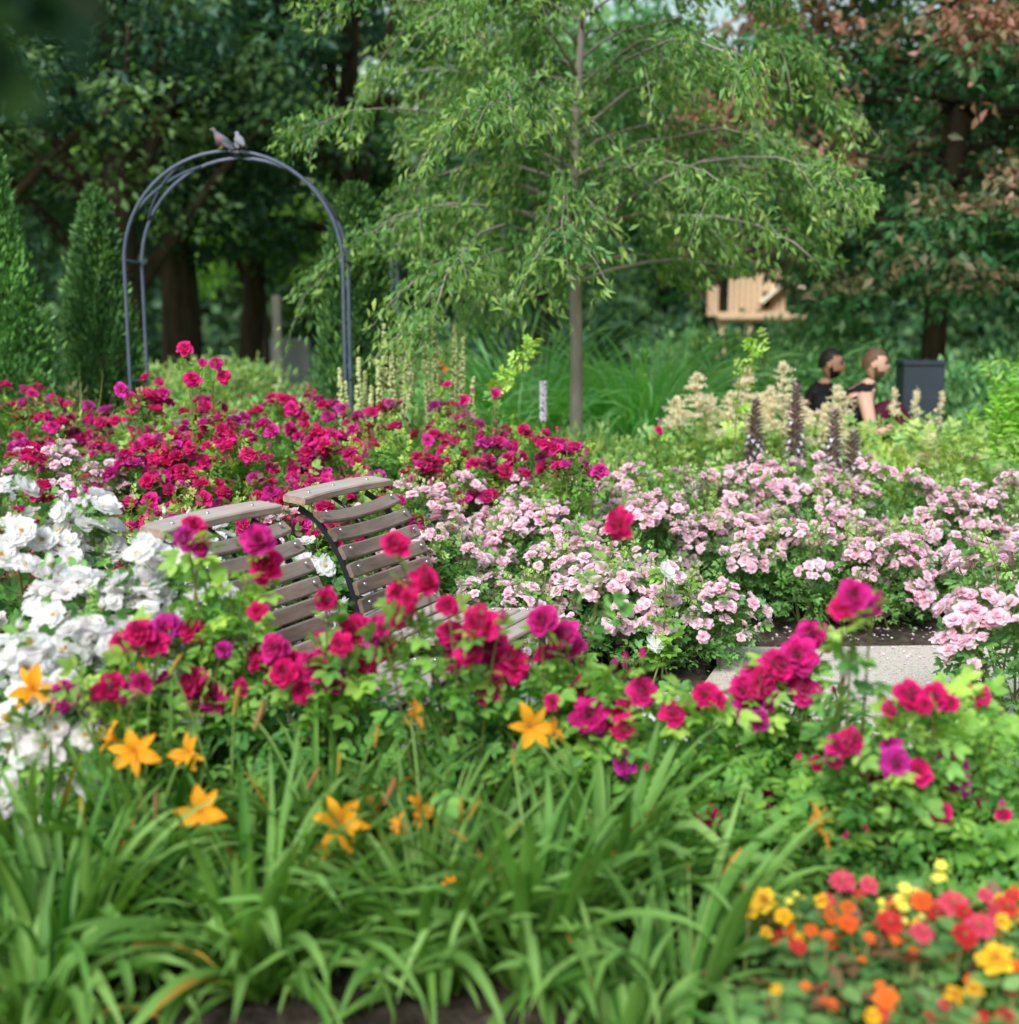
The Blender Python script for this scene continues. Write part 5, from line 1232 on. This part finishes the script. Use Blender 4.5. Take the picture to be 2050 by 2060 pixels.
# green and yellow filler plants beyond the roses
MG = 'green perennials beyond the roses'
fill = [ # name,label,u,d,rx,ry,h,n,ls,mat
 ('perennial', 'lime green perennial mound behind the acanthus spikes', 1600, 8.9, .75, .4, .98, 2600, .07, 'meadow_yellow'),
 ('perennial', 'lime green perennial mound right of the acanthus spikes', 1830, 8.2, .65, .4, .82, 2600, .07, 'meadow_yellow'),
 ('perennial', 'yellow green perennial at the right above the pink roses', 1960, 7.8, .55, .35, .72, 2200, .07, 'meadow'),
 ('perennial', 'yellow green perennial mound left of the acanthus spikes', 1330, 8.5, .65, .4, .84, 2400, .07, 'meadow'),
 ('perennial', 'low green perennial at the foot of the slim tree trunk', 1160, 8.7, .5, .4, .90, 1900, .08, 'meadow'),
 ('perennial', 'low green perennial between crimson column and slim trunk', 1210, 7.7, .45, .35, .76, 1600, .07, 'meadow'),
 ('perennial', 'meadowy green perennial under the left side of the arch', 340, 9.2, .6, .5, 1.12, 2200, .06, 'meadow'),
 ('perennial', 'meadowy green perennial under the right side of the arch', 580, 9.3, .7, .5, 1.14, 2600, .06, 'grassy'),
 ('perennial', 'yellow flowering perennial farther off through the arch opening', 350, 12.5, .9, .6, 1.30, 2600, .09, 'meadow'),
 ('perennial', 'yellow flowering perennial farther off, right part of the arch opening', 470, 13.5, .9, .6, 1.32, 2600, .09, 'meadow'),
 ('perennial', 'meadowy green perennial behind the pale yellow spikes', 800, 9.6, .7, .5, 1.05, 2400, .07, 'meadow'),
 ('shrub', 'loose green shrub left of the ornamental grass', 900, 12.0, .7, .5, 1.35, 2600, .09, 'shrub'),
 ('perennial', 'grey green perennial at the left edge beneath the conifer', 60, 8.2, .6, .4, 1.08, 2000, .06, 'meadow'),
 ('perennial', 'bushy green perennial with pink tips beside the conifer at left', 130, 8.4, .35, .3, 1.30, 900, .06, 'copper_leaf'),
 ('shrub', 'green shrub between the ornamental grass and the men', 1560, 12.0, .9, .6, 1.50, 3200, .09, 'shrub'),
 ('shrub', 'tall green shrub directly behind the men', 1700, 12.2, .8, .6, 1.55, 3000, .09, 'shrub'),
 ('shrub', 'dark green shrub right of the bin under the spreading tree', 1960, 11.0, .8, .6, 1.38, 3200, .09, 'shrub'),
 ('shrub', 'dark green shrub at the far right under the spreading tree', 2080, 12.5, .9, .6, 1.7, 3000, .1, 'shrub'),
 ('shrub', 'green shrub in front of the wooden playhouse', 1450, 15.5, 1.2, .7, 1.66, 3200, .12, 'shrub'),
 ('shrub', 'green shrub right of the wooden playhouse', 1650, 16.0, 1.3, .7, 1.85, 3200, .12, 'shrub'),
 ('shrub', 'green hedge shrub behind the right leg of the arch', 800, 15, 1.2, .7, 1.8, 3000, .12, 'far_leaf'),
 ('perennial', 'blue green perennial in front of the men legs', 1880, 8.9, .5, .3, .80, 1600, .06, 'blue_green'),
 ('perennial', 'pale green perennial in front of the men', 1740, 8.6, .35, .3, .86, 1100, .05, 'meadow_yellow'),
]
for i, (nm, lab, u, d, rx, ry, h, n, ls, mt) in enumerate(fill):
    root, P, rng = mound(nm, lab, 'shrub' if nm == 'shrub' else 'perennial', u, d, rx, ry, h, n, ls, mt, 500 + i, tpl=LEAF_N if mt in ('grassy', 'meadow', 'meadow_yellow') else LEAF_S, group=MG, z0=.1)
    if 'under the right side of the arch' in lab: flat_heads(root, P, rng, 26, .07, M['salmon'])
    if 'under the left side' in lab: flat_heads(root, P, rng, 10, .06, M['lilac'])
    if 'left edge beneath' in lab: flat_heads(root, P, rng, 8, .05, M['salmon'])
    if 'with pink tips' in lab: flat_heads(root, P, rng, 10, .06, M['salmon'])
    if 'yellow flowering' in lab: flat_heads(root, P, rng, 12, .07, M['spike_yellow'])
    if 'foot of the slim' in lab or 'between crimson column' in lab: flat_heads(root, P, rng, 8, .045, M['zin_lemon'])
    if 'in front of the men' == lab[-16:] and 'pale' in lab:
        for (fu, fv) in ((1775, 848), (1790, 852), (1765, 855)): place(FL['small_orange'][0], 'flower', at(fu, fv, 8.5) - [xof(u, d), d, 0], (0, -.4, .9), .09, root, rng)
    if 'behind the pale yellow spikes' in lab:
        for (fu, fv) in ((883, 733), (893, 745)): place(FL['small_orange'][0], 'flower', at(fu, fv, 9.2) - [xof(u, d), d, 0], (0, -.5, .8), .08, root, rng)
    if 'behind the acanthus' in lab or 'right of the acanthus' in lab: flat_heads(root, P, rng, 14, .055, M['cream'])
# feathery bright green plant at right edge
def feathery(label, u, d, h, n, seed):
    rng = np.random.default_rng(seed); root = thing('perennial', label, 'perennial', (xof(u, d), d, 0), 0, None); ms = MB(); ml = MB()
    for k in range(n):
        a = rng.uniform(0, 6.28); r = rng.uniform(.05, .32); e = np.array([r * math.cos(a), r * math.sin(a), h * rng.uniform(.75, 1.08)]); c = bez((e[0] * .3, e[1] * .3, 0), e * [.6, .6, .6], e, 12); tube(ms, c, np.linspace(.005, .002, 12), 4)
        m = 90; t = rng.uniform(2, 10.95, m); j = t.astype(int); f = (t - j)[:, None]; ml.scatter(LEAF_N, c[j] * (1 - f) + c[j + 1] * f, frames(rng.normal(size=(m, 3)) * [1, 1, .3] + [0, 0, .45], rng, .6), .085 * rng.uniform(.6, 1.2, m), .5 * rng.random(m))
    ms.build('stems', M['stem'], root); ml.build('foliage', M['fresh'], root)
feathery('bright fresh green leafy perennial at the right edge', 2040, 7.9, 1.28, 34, 601)

# ornamental grass
def grass_clump(label, u, d, h, L, n, w, mat, seed, name='ornamental_grass', rad=.3, tl=(2, 38)):
    rng = np.random.default_rng(seed); root = thing(name, label, 'ornamental grass', (xof(u, d), d, 0), 0, 'ornamental grass clumps'); mb = MB()
    for i in range(n):
        az = rng.uniform(0, 6.28); b = np.array([math.cos(az), math.sin(az), 0]) * rad * rng.random() ** .5
        blade(mb, b, az + rng.normal() * .4, R(rng.uniform(*tl)), L * rng.uniform(.7, 1.1), w * rng.uniform(.7, 1.3), R(rng.uniform(50, 150)), rng, n=9, tint=.6 * rng.random() ** 2, twist=rng.normal())
    mb.build('blades', M[mat], root)
grass_clump('big fountain shaped ornamental grass clump left of the slim trunk', 1060, 11.2, 1.4, 1.95, 560, .024, 'grassy', 611)
grass_clump('big fountain shaped ornamental grass clump right of the slim trunk', 1290, 11.0, 1.4, 1.95, 620, .024, 'grassy', 612)
grass_clump('ornamental grass clump farther right, beside the men', 1480, 12.2, 1.4, 1.9, 420, .024, 'grassy', 613)
grass_clump('pale upright grass between the men and the bin', 1785, 9.9, 1.0, 1.1, 260, .012, 'grassy', 614, tl=(2, 16))
grass_clump('wispy tan grass tuft in front of the left conifers', 155, 7.9, 1.0, 1.5, 130, .006, 'meadow_yellow', 615, tl=(1, 14), rad=.08)

# green carpet under everything between the beds
rng = np.random.default_rng(620); n = 26000; Y = rng.uniform(7.2, 17, n); X = rng.uniform(-.5, .5, n) * Y
P = np.stack([X, Y, rng.uniform(0.02, 1, n) ** .7 * (np.interp(Y, [7.2, 9, 11, 17], [.55, .72, .8, .85]) * (.75 + .25 * np.sin(X * 2.1) * np.cos(Y * 1.7)))], 1)
mb = MB(); mb.scatter(LEAF_N, P, frames(rng.normal(size=(n, 3)) * .7 + [0, 0, .7], rng, .3), .10 * rng.uniform(.5, 1.5, n), .5 * rng.random(n) ** 2)
tag(mb.build('ground_cover', M['meadow']), 'loose green ground cover filling the beds beyond the roses', 'ground cover', kind='stuff')

# ------------------------------------------------------------------ playhouse, post, wall, bin
M['palewood'] = simple('palewood', (.72, .62, .46), (.8, .7, .55), 6, .6)
b = at(1520, 600, 21); root = thing('wooden_playhouse', 'light orange wooden playhouse with slatted side and pitched gable beyond the grass', 'playhouse', (b[0], 21, 0), R(-8))
def pbox(name, c, hx, hy, hz, mat='playwood', Rm=None):
    mb = MB(); boxv(mb, c, hx, hy, hz, Rm, .006); return mb.build(name, M[mat], root, smooth=False)
for k in range(10): pbox('wall_board', (-.42 + k * .098, 0, 2.13), .043, .02, .36 + .10 * math.sin(k * 2) * (k < 6), 'playwood')
pbox('platform', (.10, .3, 1.67), .72, .45, .05); pbox('platform_rail', (.10, -.18, 1.73), .74, .03, .06)
for x in (-.56, -.1, .42, .76):
    for y in (0, .65): pbox('post', (x, y, .82), .06, .06, .8, 'playwood' if x < .4 else 'post')
for sgn, cx in ((1, .80), (-1, .32)):
    a = R(42) * sgn; Rm = np.array([[math.cos(a), 0, math.sin(a)], [0, 1, 0], [-math.sin(a), 0, math.cos(a)]])
    pbox('roof_panel', (cx, .30, 2.16), .33, .56, .035, 'palewood', Rm)
pbox('side_panel', (-.72, .3, 1.98), .10, .02, .26)
pbox('window_frame', (.18, -.04, 2.0), .06, .03, .14, 'bark_dark')
mb = MB(); boxv(mb, (0, 0, 1.0), .06, .06, 1.0, None, .01); o = mb.build('post', M['post'], smooth=False); o.location = (xof(565, 17.5), 17.5, 0); tag(o, 'pale grey wooden post standing beyond the arch', 'post')
mb = MB(); boxv(mb, (0, 0, .62), .55, .1, .62, None, .01); o = mb.build('garden_wall', M['render_wall'], smooth=False); o.location = (xof(590, 29), 28.5, 0); tag(o, 'low pale wall glimpsed in the distance through the arch', 'wall')
b = at(1852, 730, 10.4); root = thing('litter_bin', 'tall dark slate grey litter bin behind the men', 'litter bin', (b[0], 10.4, 0), R(-6))
mb = MB(); boxv(mb, (0, 0, .62), .172, .16, .62, None, .008); mb.build('body', M['bin'], root, smooth=False)
mb = MB(); boxv(mb, (0, 0, 1.262), .182, .17, .02, None, .006); mb.build('lid', M['bin'], root, smooth=False)
mb = MB(); boxv(mb, (-.0, -.162, .55), .15, .004, .42, None, .002); mb.build('door', M['bin'], root, smooth=False)
mb = MB(); boxv(mb, (.1, 0, .25), 1.15, .42, .25, None, .015); o = mb.build('stone_bench', M['stone'], smooth=False); o.location = (xof(1730, 9.35), 9.35, 0); tag(o, 'low stone bench block the two men sit on', 'stone bench')

# ------------------------------------------------------------------ people
def skin_mesh(name, J, E, sub=2):
    me = bpy.data.meshes.new(name); keys = list(J); idx = {k: i for i, k in enumerate(keys)}
    me.from_pydata([J[k][0] for k in keys], [(idx[a], idx[b]) for a, b in E], []); o = bpy.data.objects.new(name, me); COL.objects.link(o)
    sk = o.modifiers.new('s', 'SKIN'); sk.use_smooth_shade = True
    for i, k in enumerate(keys):
        r = J[k][1]; me.skin_vertices[0].data[i].radius = (r, r) if np.ndim(r) == 0 else r
        me.skin_vertices[0].data[i].use_root = (i == 0)
    ss = o.modifiers.new('d', 'SUBSURF'); ss.levels = sub; ss.render_levels = sub
    dg = bpy.context.evaluated_depsgraph_get(); m2 = bpy.data.meshes.new_from_object(o.evaluated_get(dg)); bpy.data.objects.remove(o); bpy.data.meshes.remove(me); return m2
def from_mesh(me):
    V = np.empty(len(me.vertices) * 3); me.vertices.foreach_get('co', V); V = V.reshape(-1, 3); T = []; Q = []
    for p in me.polygons:
        v = list(p.vertices)
        if len(v) == 3: T.append(v)
        elif len(v) == 4: Q.append(v)
        else: T += [(v[0], v[i], v[i + 1]) for i in range(1, len(v) - 1)]
    return V, T, Q
def head_mb(mb, c, yaw, pitch, s=1.0):
    """head facing local +X, centre c; skull, jaw, nose, lips, ears in one surface set"""
    nu, nv = 28, 22; V, T, Q, _ = sphere_tpl(nu, nv); V = V.copy()
    x, y, z = V[:, 0].copy(), V[:, 1].copy(), V[:, 2].copy()
    X = x * .098; Y = y * .075; Z = z * .118
    lo = np.clip(-z, 0, 1); fr = np.clip(x, 0, 1)
    Y *= 1 - .28 * lo ** 1.5; X = np.where(x < 0, X * (1 - .32 * lo), X * (1 - .06 * lo)); 
    X += .012 * lo * (x > .2)  # chin
    def bump(px, py, pz, r, a): 
        dd = ((y * .075 - py) ** 2 + (Z - pz) ** 2) / r ** 2; return a * np.exp(-dd) * (x > .1)
    X += bump(0, 0, -.022, .015, .024) + bump(0, 0, .0, .010, .012) - bump(0, .033, .010, .014, .009) - bump(0, -.033, .010, .014, .009) + bump(0, .03, .034, .016, .004) + bump(0, -.03, .034, .016, .004) + bump(0, 0, -.056, .017, .007) + bump(0, 0, -.092, .018, .007)
    V = np.stack([X, Y, Z], 1)
    for sg in (-1, 1):
        ev, et, eq, _ = sphere_tpl(8, 6, (.018, .008, .030)); ev = ev + [-.005, sg * .077, -.008]; 
        T = np.concatenate([T, et + len(V)]); Q = np.concatenate([Q, eq + len(V)]); V = np.concatenate([V, ev])
    cyw, sy_ = math.cos(yaw), math.sin(yaw); Ry = np.array([[cyw, -sy_, 0], [sy_, cyw, 0], [0, 0, 1]]); cpp, spp = math.cos(pitch), math.sin(pitch); Rp = np.array([[cpp, 0, spp], [0, 1, 0], [-spp, 0, cpp]])
    Rm = Ry @ Rp; mb.add((V * s) @ Rm.T + c, T, Q); return Rm
def hair(root, c, Rm, mat, th=1.06, low=-.1, name='hair'):
    nu, nv = 24, 20; V, T, Q, _ = sphere_tpl(nu, nv); V = V.copy(); x, z = V[:, 0].copy(), V[:, 2].copy()
    n_ = .0035 * np.sin(V[:, 0] * 23) * np.sin(V[:, 1] * 29)
    W_ = V * [.098 * th + .004, .075 * th + .005, .118 * th]; W_ += V * n_[:, None]; W_[:, 2] += .006
    keep = (z > np.where(x > .25, .50, np.where(x > -.25, .12, -.42)))
    Q = Q[keep[Q].all(1)]; T = T[keep[T].all(1)]
    mb = MB(); mb.add((W_ * .95) @ Rm.T + c, T, Q); mb.build(name, mat, root)
def seated_man(label, x, y, seat, yaw, skin, hairm, trouser, lean, lookyaw, beard=None, arm='lap'):
    """local +X = facing; pelvis at (0,0,seat)"""
    root = thing('person', label, 'man', (x, y, 0), yaw, None); h = seat
    l = lean; P_ = {}
    sh = np.array([.05 + l, 0, h + .52]); nk = sh + [.03 + l * .15, 0, .075]
    J = {'pelvis': ((0, 0, h + .10), (.15, .11)), 'waist': ((.01 + l * .3, 0, h + .26), (.135, .095)), 'chest': ((.02 + l * .7, 0, h + .42), (.16, .115)), 'shc': (tuple(sh - [0, 0, .02]), (.13, .09)), 'neck': (tuple(nk - [0, 0, .02]), .055), 'nt': (tuple(nk + [.02, 0, .04]), .052)}
    E = [('pelvis', 'waist'), ('waist', 'chest'), ('chest', 'shc'), ('shc', 'neck'), ('neck', 'nt')]
    hands = {}
    for s, sg in (('l', 1), ('r', -1)):
        a = sh + [0, sg * .175, -.03]; 
        if arm == 'knee': e = sh + [.06, sg * .245, -.30]; w = sh + [.29, sg * .13, -.22]
        else: e = sh + [.02, sg * .235, -.32]; w = sh + [.25, sg * .14, -.40]
        if arm == 'prop' and sg == -1: e = sh + [.02, -.235, -.28]; w = sh + [.10, -.25, -.50]
        J['sh' + s] = (tuple(a), .062); J['ua' + s] = (tuple((a + e) / 2), .052); J['el' + s] = (tuple(e), .042); J['fa' + s] = (tuple((e + w) / 2 + [0, 0, .0]), .038); J['wr' + s] = (tuple(w), .026)
        J['hd' + s] = (tuple(w + unit(w - e) * .06), (.036, .018)); E += [('shc', 'sh' + s), ('sh' + s, 'ua' + s), ('ua' + s, 'el' + s), ('el' + s, 'fa' + s), ('fa' + s, 'wr' + s), ('wr' + s, 'hd' + s)]
        hands[s] = (w, unit(w - e), sg)
        hp = np.array([.03, sg * .10, h + .07]); kn = np.array([.37, sg * .15, h + .42 + (.03 if s == 'r' else 0)]); an = np.array([.62, sg * .12, h + .07])
        J['hp' + s] = (tuple(hp), .095); J['th' + s] = (tuple((hp + kn) / 2), .082); J['kn' + s] = (tuple(kn), .060); J['ca' + s] = (tuple(kn * .6 + an * .4 - [.02, 0, .02]), .052); J['an' + s] = (tuple(an), .034); J['hl' + s] = (tuple(an + [.01, 0, -.05]), .034); J['to' + s] = (tuple(an + [.17, sg * .02, -.065]), (.038, .02))
        E += [('pelvis', 'hp' + s), ('hp' + s, 'th' + s), ('th' + s, 'kn' + s), ('kn' + s, 'ca' + s), ('ca' + s, 'an' + s), ('an' + s, 'hl' + s), ('hl' + s, 'to' + s)]
    mb = MB(); V, T, Q = from_mesh(skin_mesh('body', J, E)); mb.add(V, T, Q)
    for s, (w, dr, sg) in hands.items():
        sd = unit(np.cross(dr, [0, 0, 1.0])); pl = w + dr * .085; up = np.cross(sd, dr)
        for k, L in enumerate((.062, .072, .068, .052)):
            o0 = pl + sd * (k - 1.5) * .019; q = [o0 - dr * .015, o0 + dr * L * .4 - up * .004, o0 + dr * L * .72 - up * .018, o0 + dr * L * .88 - up * .038]; tube(mb, q, [.0095, .009, .008, .0065], 6)
        o0 = w + dr * .03 - sd * sg * .0; q = [o0, o0 + sd * -sg * .035 + dr * .02, o0 - sd * sg * .045 + dr * .05 - up * .01]; tube(mb, q, [.012, .010, .008], 6)
    hc = nk + [.045, 0, .145]; Rm = head_mb(mb, hc, lookyaw, 0.0, .94)
    mb.build('body', M[skin], root)
    hair(root, hc, Rm, M[hairm])
    for sg in (-1, 1):
        me_ = MB(); me_.scatter(SPH, [hc + Rm @ np.array([.086, sg * .032, .012])], np.eye(3)[None], .010); me_.build('eye', M['eye'], root)
        me_ = MB(); tube(me_, [hc + Rm @ np.array([.092, sg * .016, .036]), hc + Rm @ np.array([.093, sg * .032, .040]), hc + Rm @ np.array([.082, sg * .048, .034])], [.003, .004, .002], 5); me_.build('eyebrow', M[hairm], root)
    me_ = MB(); tube(me_, [hc + Rm @ np.array([.088, -.026, -.052]), hc + Rm @ np.array([.104, 0, -.057]), hc + Rm @ np.array([.088, .026, -.052])], [.003, .006, .003], 6); me_.build('mouth', M['lip'], root)
    if beard:  # short beard on the jaw
        V, T, Q, _ = sphere_tpl(24, 20); x, z = V[:, 0], V[:, 2]; W_ = V * [.100, .077, .119]; lo = np.clip(-z, 0, 1); W_[:, 1] *= 1 - .28 * lo ** 1.5; W_[:, 0] = np.where(x < 0, W_[:, 0] * (1 - .32 * lo), W_[:, 0] * (1 - .06 * lo)) + .014 * lo * (x > .2)
        kp = (z < -.45) & (x > -.05) | ((z < -.05) & (x > -.05) & (x < .35)); kp &= ~((np.abs(V[:, 1]) < .35) & (z > -.62) & (z < -.38))
        W_ = W_ * .955; Q = Q[kp[Q].all(1)]; T = T[kp[T].all(1)]
        mq = MB(); mq.add(W_ @ Rm.T + hc, T, Q); mq.build('beard', M[hairm], root)
    # vest / shirt: follows the torso surface a few millimetres outside the body
    bm_ = skin_mesh('torso', J, E); N_ = np.empty(len(bm_.vertices) * 3); bm_.vertices.foreach_get('normal', N_); N_ = N_.reshape(-1, 3); V, T, Q = from_mesh(bm_); T = np.array(T).reshape(-1, 3).astype(int); Q = np.array(Q)
    ay = np.abs(V[:, 1]); zz = V[:, 2] - h
    if arm == 'lap': kp = (zz > .04) & (zz < .60) & (ay < .24) & (V[:, 0] < .25)
    else: kp = (zz > .04) & (ay < .165) & ((zz < .44) | ((zz < .60) & (ay < .115) & (ay > .035)) | ((zz < .54) & (ay < .115))) & (V[:, 0] < .28)
    W_ = V + N_ * .010; mq = MB(); mq.add(W_, T[kp[T].all(1)] if len(T) else None, Q[kp[Q].all(1)]); mq.build('vest' if arm != 'lap' else 'shirt', M['cloth_black'], root)
    if arm == 'lap': 
        for s, sg in (('l', 1), ('r', -1)):
            C2 = {'a': (J['sh' + s][0], .078), 'b': (J['ua' + s][0], .068)}; mq = MB(); V, T, Q = from_mesh(skin_mesh('sl', C2, [('a', 'b')])); mq.add(V, T, Q); mq.build('sleeve', M['cloth_black'], root)
    C3 = {'pelvis': (J['pelvis'][0], (.168, .128))}; E3_ = []
    for s in 'lr':
        for k, ad in (('hp', .016), ('th', .018), ('kn', .02), ('ca', .022), ('an', .022)): C3[k + s] = (J[k + s][0], J[k + s][1] + ad)
        C3['an' + s] = (tuple(np.array(J['an' + s][0]) + [0, 0, .03]), .058)
        E3_ += [('pelvis', 'hp' + s), ('hp' + s, 'th' + s), ('th' + s, 'kn' + s), ('kn' + s, 'ca' + s), ('ca' + s, 'an' + s)]
    mq = MB(); V, T, Q = from_mesh(skin_mesh('tr', C3, E3_)); mq.add(V, T, Q); mq.build('trousers', M[trouser], root)
    for s in 'lr':
        mq = MB(); C4 = {'a': (tuple(np.array(J['hl' + s][0]) + [0, 0, .0]), .046), 'b': (J['to' + s][0], (.046, .028))}; V, T, Q = from_mesh(skin_mesh('shoe', C4, [('a', 'b')])); V[:, 2] = np.maximum(V[:, 2], h - .028); mq.add(V, T, Q); mq.build('shoe', M['cloth_black'], root)
    return root, hands, sh
s_h = .52
x1, x2 = xof(1754, 9.2, 720) - .22, xof(1679, 9.45, 722) - .14
r1, h1, sh1 = seated_man('man with short brown hair and beard in black vest, bare pale arms, looking right', x1, 9.2, s_h + .03, R(-8), 'skin', 'hair_brown', 'cloth_maroon', .10, R(-14), True, 'knee')
r2, h2, sh2 = seated_man('man with black hair and glasses in dark top, sitting behind the bearded man', x2, 9.5, s_h + .02, R(-12), 'skin_tan', 'hair_black', 'cloth_black', .0, R(-12), True, 'lap')
# glasses of the second man
g = MB(); hc = sh2 + [.075, 0, .220]
for sg in (-1, 1):
    a = np.linspace(0, 6.283, 13); tube(g, np.stack([np.full(13, hc[0] + .100), hc[1] + sg * .032 + .019 * np.cos(a), hc[2] + .010 + .015 * np.sin(a)], 1), .0018, 4, cap=False); tube(g, [(hc[0] + .1, sg * .05, hc[2] + .012), (hc[0], sg * .08, hc[2] + .01)], .0018, 4)
tube(g, [(hc[0] + .102, -.013, hc[2] + .012), (hc[0] + .102, .013, hc[2] + .012)], .0018, 4)
g.build('glasses', M['steel'], r2)
# drink can held by the first man
w, dr, sg = h1['r']; mb = MB(); cpos = w + dr * .12; tube(mb, [cpos + [0, 0, -.05], cpos + [0, 0, -.046], cpos + [0, 0, .055], cpos + [0, 0, .062]], [.024, .031, .031, .024], 14)
Rz1 = Matrix.Rotation(R(-8), 4, 'Z'); o = mb.build('drink_can', M['steel']); o.matrix_world = Matrix.Translation((x1, 9.2, 0)) @ Rz1; tag(o, 'small silver drink can in the hand of the bearded man', 'drink can')
# backpack
b = at(1628, 790, 9.5); root = thing('backpack', 'brown and dark backpack left of the two men on the stone bench', 'backpack', (b[0], 9.5, .5), R(15))
mb = MB(); V, T, Q, _ = sphere_tpl(16, 12); V = np.sign(V) * np.abs(V) ** .65; mb.add(V * [.17, .12, .24] + [0, 0, .24], T, Q); mb.build('body', M['bag'], root)
mb = MB(); V2 = V * [.12, .05, .12] + [0, -.13, .17]; mb.add(V2, T, Q); mb.build('pocket', M['cloth_black'], root)
for sg in (-1, 1): mb = MB(); tube(mb, [(sg * .08, .10, .44), (sg * .09, .17, .35), (sg * .09, .16, .15), (sg * .08, .1, .05)], .014, 6); mb.build('strap', M['cloth_black'], root)
mb = MB(); tube(mb, [(-.04, .05, .46), (-.03, .05, .51), (.03, .05, .51), (.04, .05, .46)], .008, 6); mb.build('handle', M['cloth_black'], root)

# overhanging branch close to the camera, top left (its tree stands left of the picture)
rng = np.random.default_rng(700)
root = thing('overhanging_tree', 'out of focus leafy branch hanging into the top left corner, close by', 'tree', (-1.7, 1.7, 0), 0)
mb = MB(); tube(mb, [(0, 0, 0), (.02, 0, 1.2), (.0, 0, 2.4)], [.07, .06, .05], 8); mb.build('trunk', M['bark_dark'], root)
c = bez((0, 0, 2.1), (.5, .0, 2.35), (1.02, -.15, 2.05), 12); mb = MB(); tube(mb, c, np.linspace(.03, .006, 12), 6); mb.build('branch', M['bark_dark'], root)

ml = MB(); tipsP = []
for k in range(30):
    e = at(rng.uniform(-260, 215), rng.uniform(-250, 135), 1.05 + rng.uniform(-.1, .15)) - [-1.7, 1.7, 0]
    e[2] = max(e[2], 1.78)
    tipsP.append(e); q = c[int(rng.integers(6, 12))]; mb = MB(); tube(mb, bez(q, (q + e) / 2 + [0, 0, .05], e, 7), np.linspace(.006, .002, 7), 4); mb.build('twig', M['bark_dark'], root)
    n = 15; t_ = rng.random((n, 1)); LP = q * (1 - t_) + e * t_ + rng.normal(size=(n, 3)) * .03; ml.scatter(LEAF_F, LP, frames(rng.normal(size=(n, 3)) + [0, 0, -.5], rng, .4), .075 * rng.uniform(.6, 1.2, n), .1)
ml.build('foliage', M['oak_leaf'], root)

# ------------------------------------------------------------------ camera, light, world
cam = bpy.data.cameras.new('camera'); co = bpy.data.objects.new('camera', cam); COL.objects.link(co)
co.location = (0, 0, H); co.rotation_euler = (math.pi / 2 - PITCH, 0, 0)
cam.sensor_fit = 'HORIZONTAL'; cam.sensor_width = 36; cam.lens = 36 * FPX / 2050; cam.clip_end = 2000; cam.clip_start = .05
cam.dof.use_dof = True; cam.dof.focus_distance = 5.0; cam.dof.aperture_fstop = cam.lens / 1000 / .032
S.camera = co
sun_pos = Vector((-.28, -.72, .74)).normalized()
sl = bpy.data.lights.new('sun', 'SUN'); sl.energy = 5.0; sl.angle = R(26); sl.color = (1, 1, .985)
so = bpy.data.objects.new('sun', sl); COL.objects.link(so); so.rotation_euler = (-sun_pos).to_track_quat('-Z', 'Y').to_euler()
w = bpy.data.worlds.new('World'); S.world = w; w.use_nodes = True
nt = w.node_tree; sky = nt.nodes.new('ShaderNodeTexSky'); sky.sky_type = 'NISHITA'; sky.sun_disc = False
sky.sun_elevation = math.asin(sun_pos.z); sky.sun_rotation = math.atan2(sun_pos.x, sun_pos.y); sky.air_density = 2.0; sky.dust_density = 1.0; sky.ozone_density = 1.5
bg = nt.nodes['Background']; nt.links.new(sky.outputs[0], bg.inputs[0]); bg.inputs[1].default_value = .15
S.view_settings.view_transform = 'Standard'; S.view_settings.look = 'None'; S.view_settings.exposure = 0; S.view_settings.gamma = 1
S.render.engine = 'CYCLES'
S.cycles.max_bounces = 8; S.cycles.diffuse_bounces = 6; S.cycles.glossy_bounces = 2; S.cycles.transmission_bounces = 4; S.cycles.transparent_max_bounces = 4
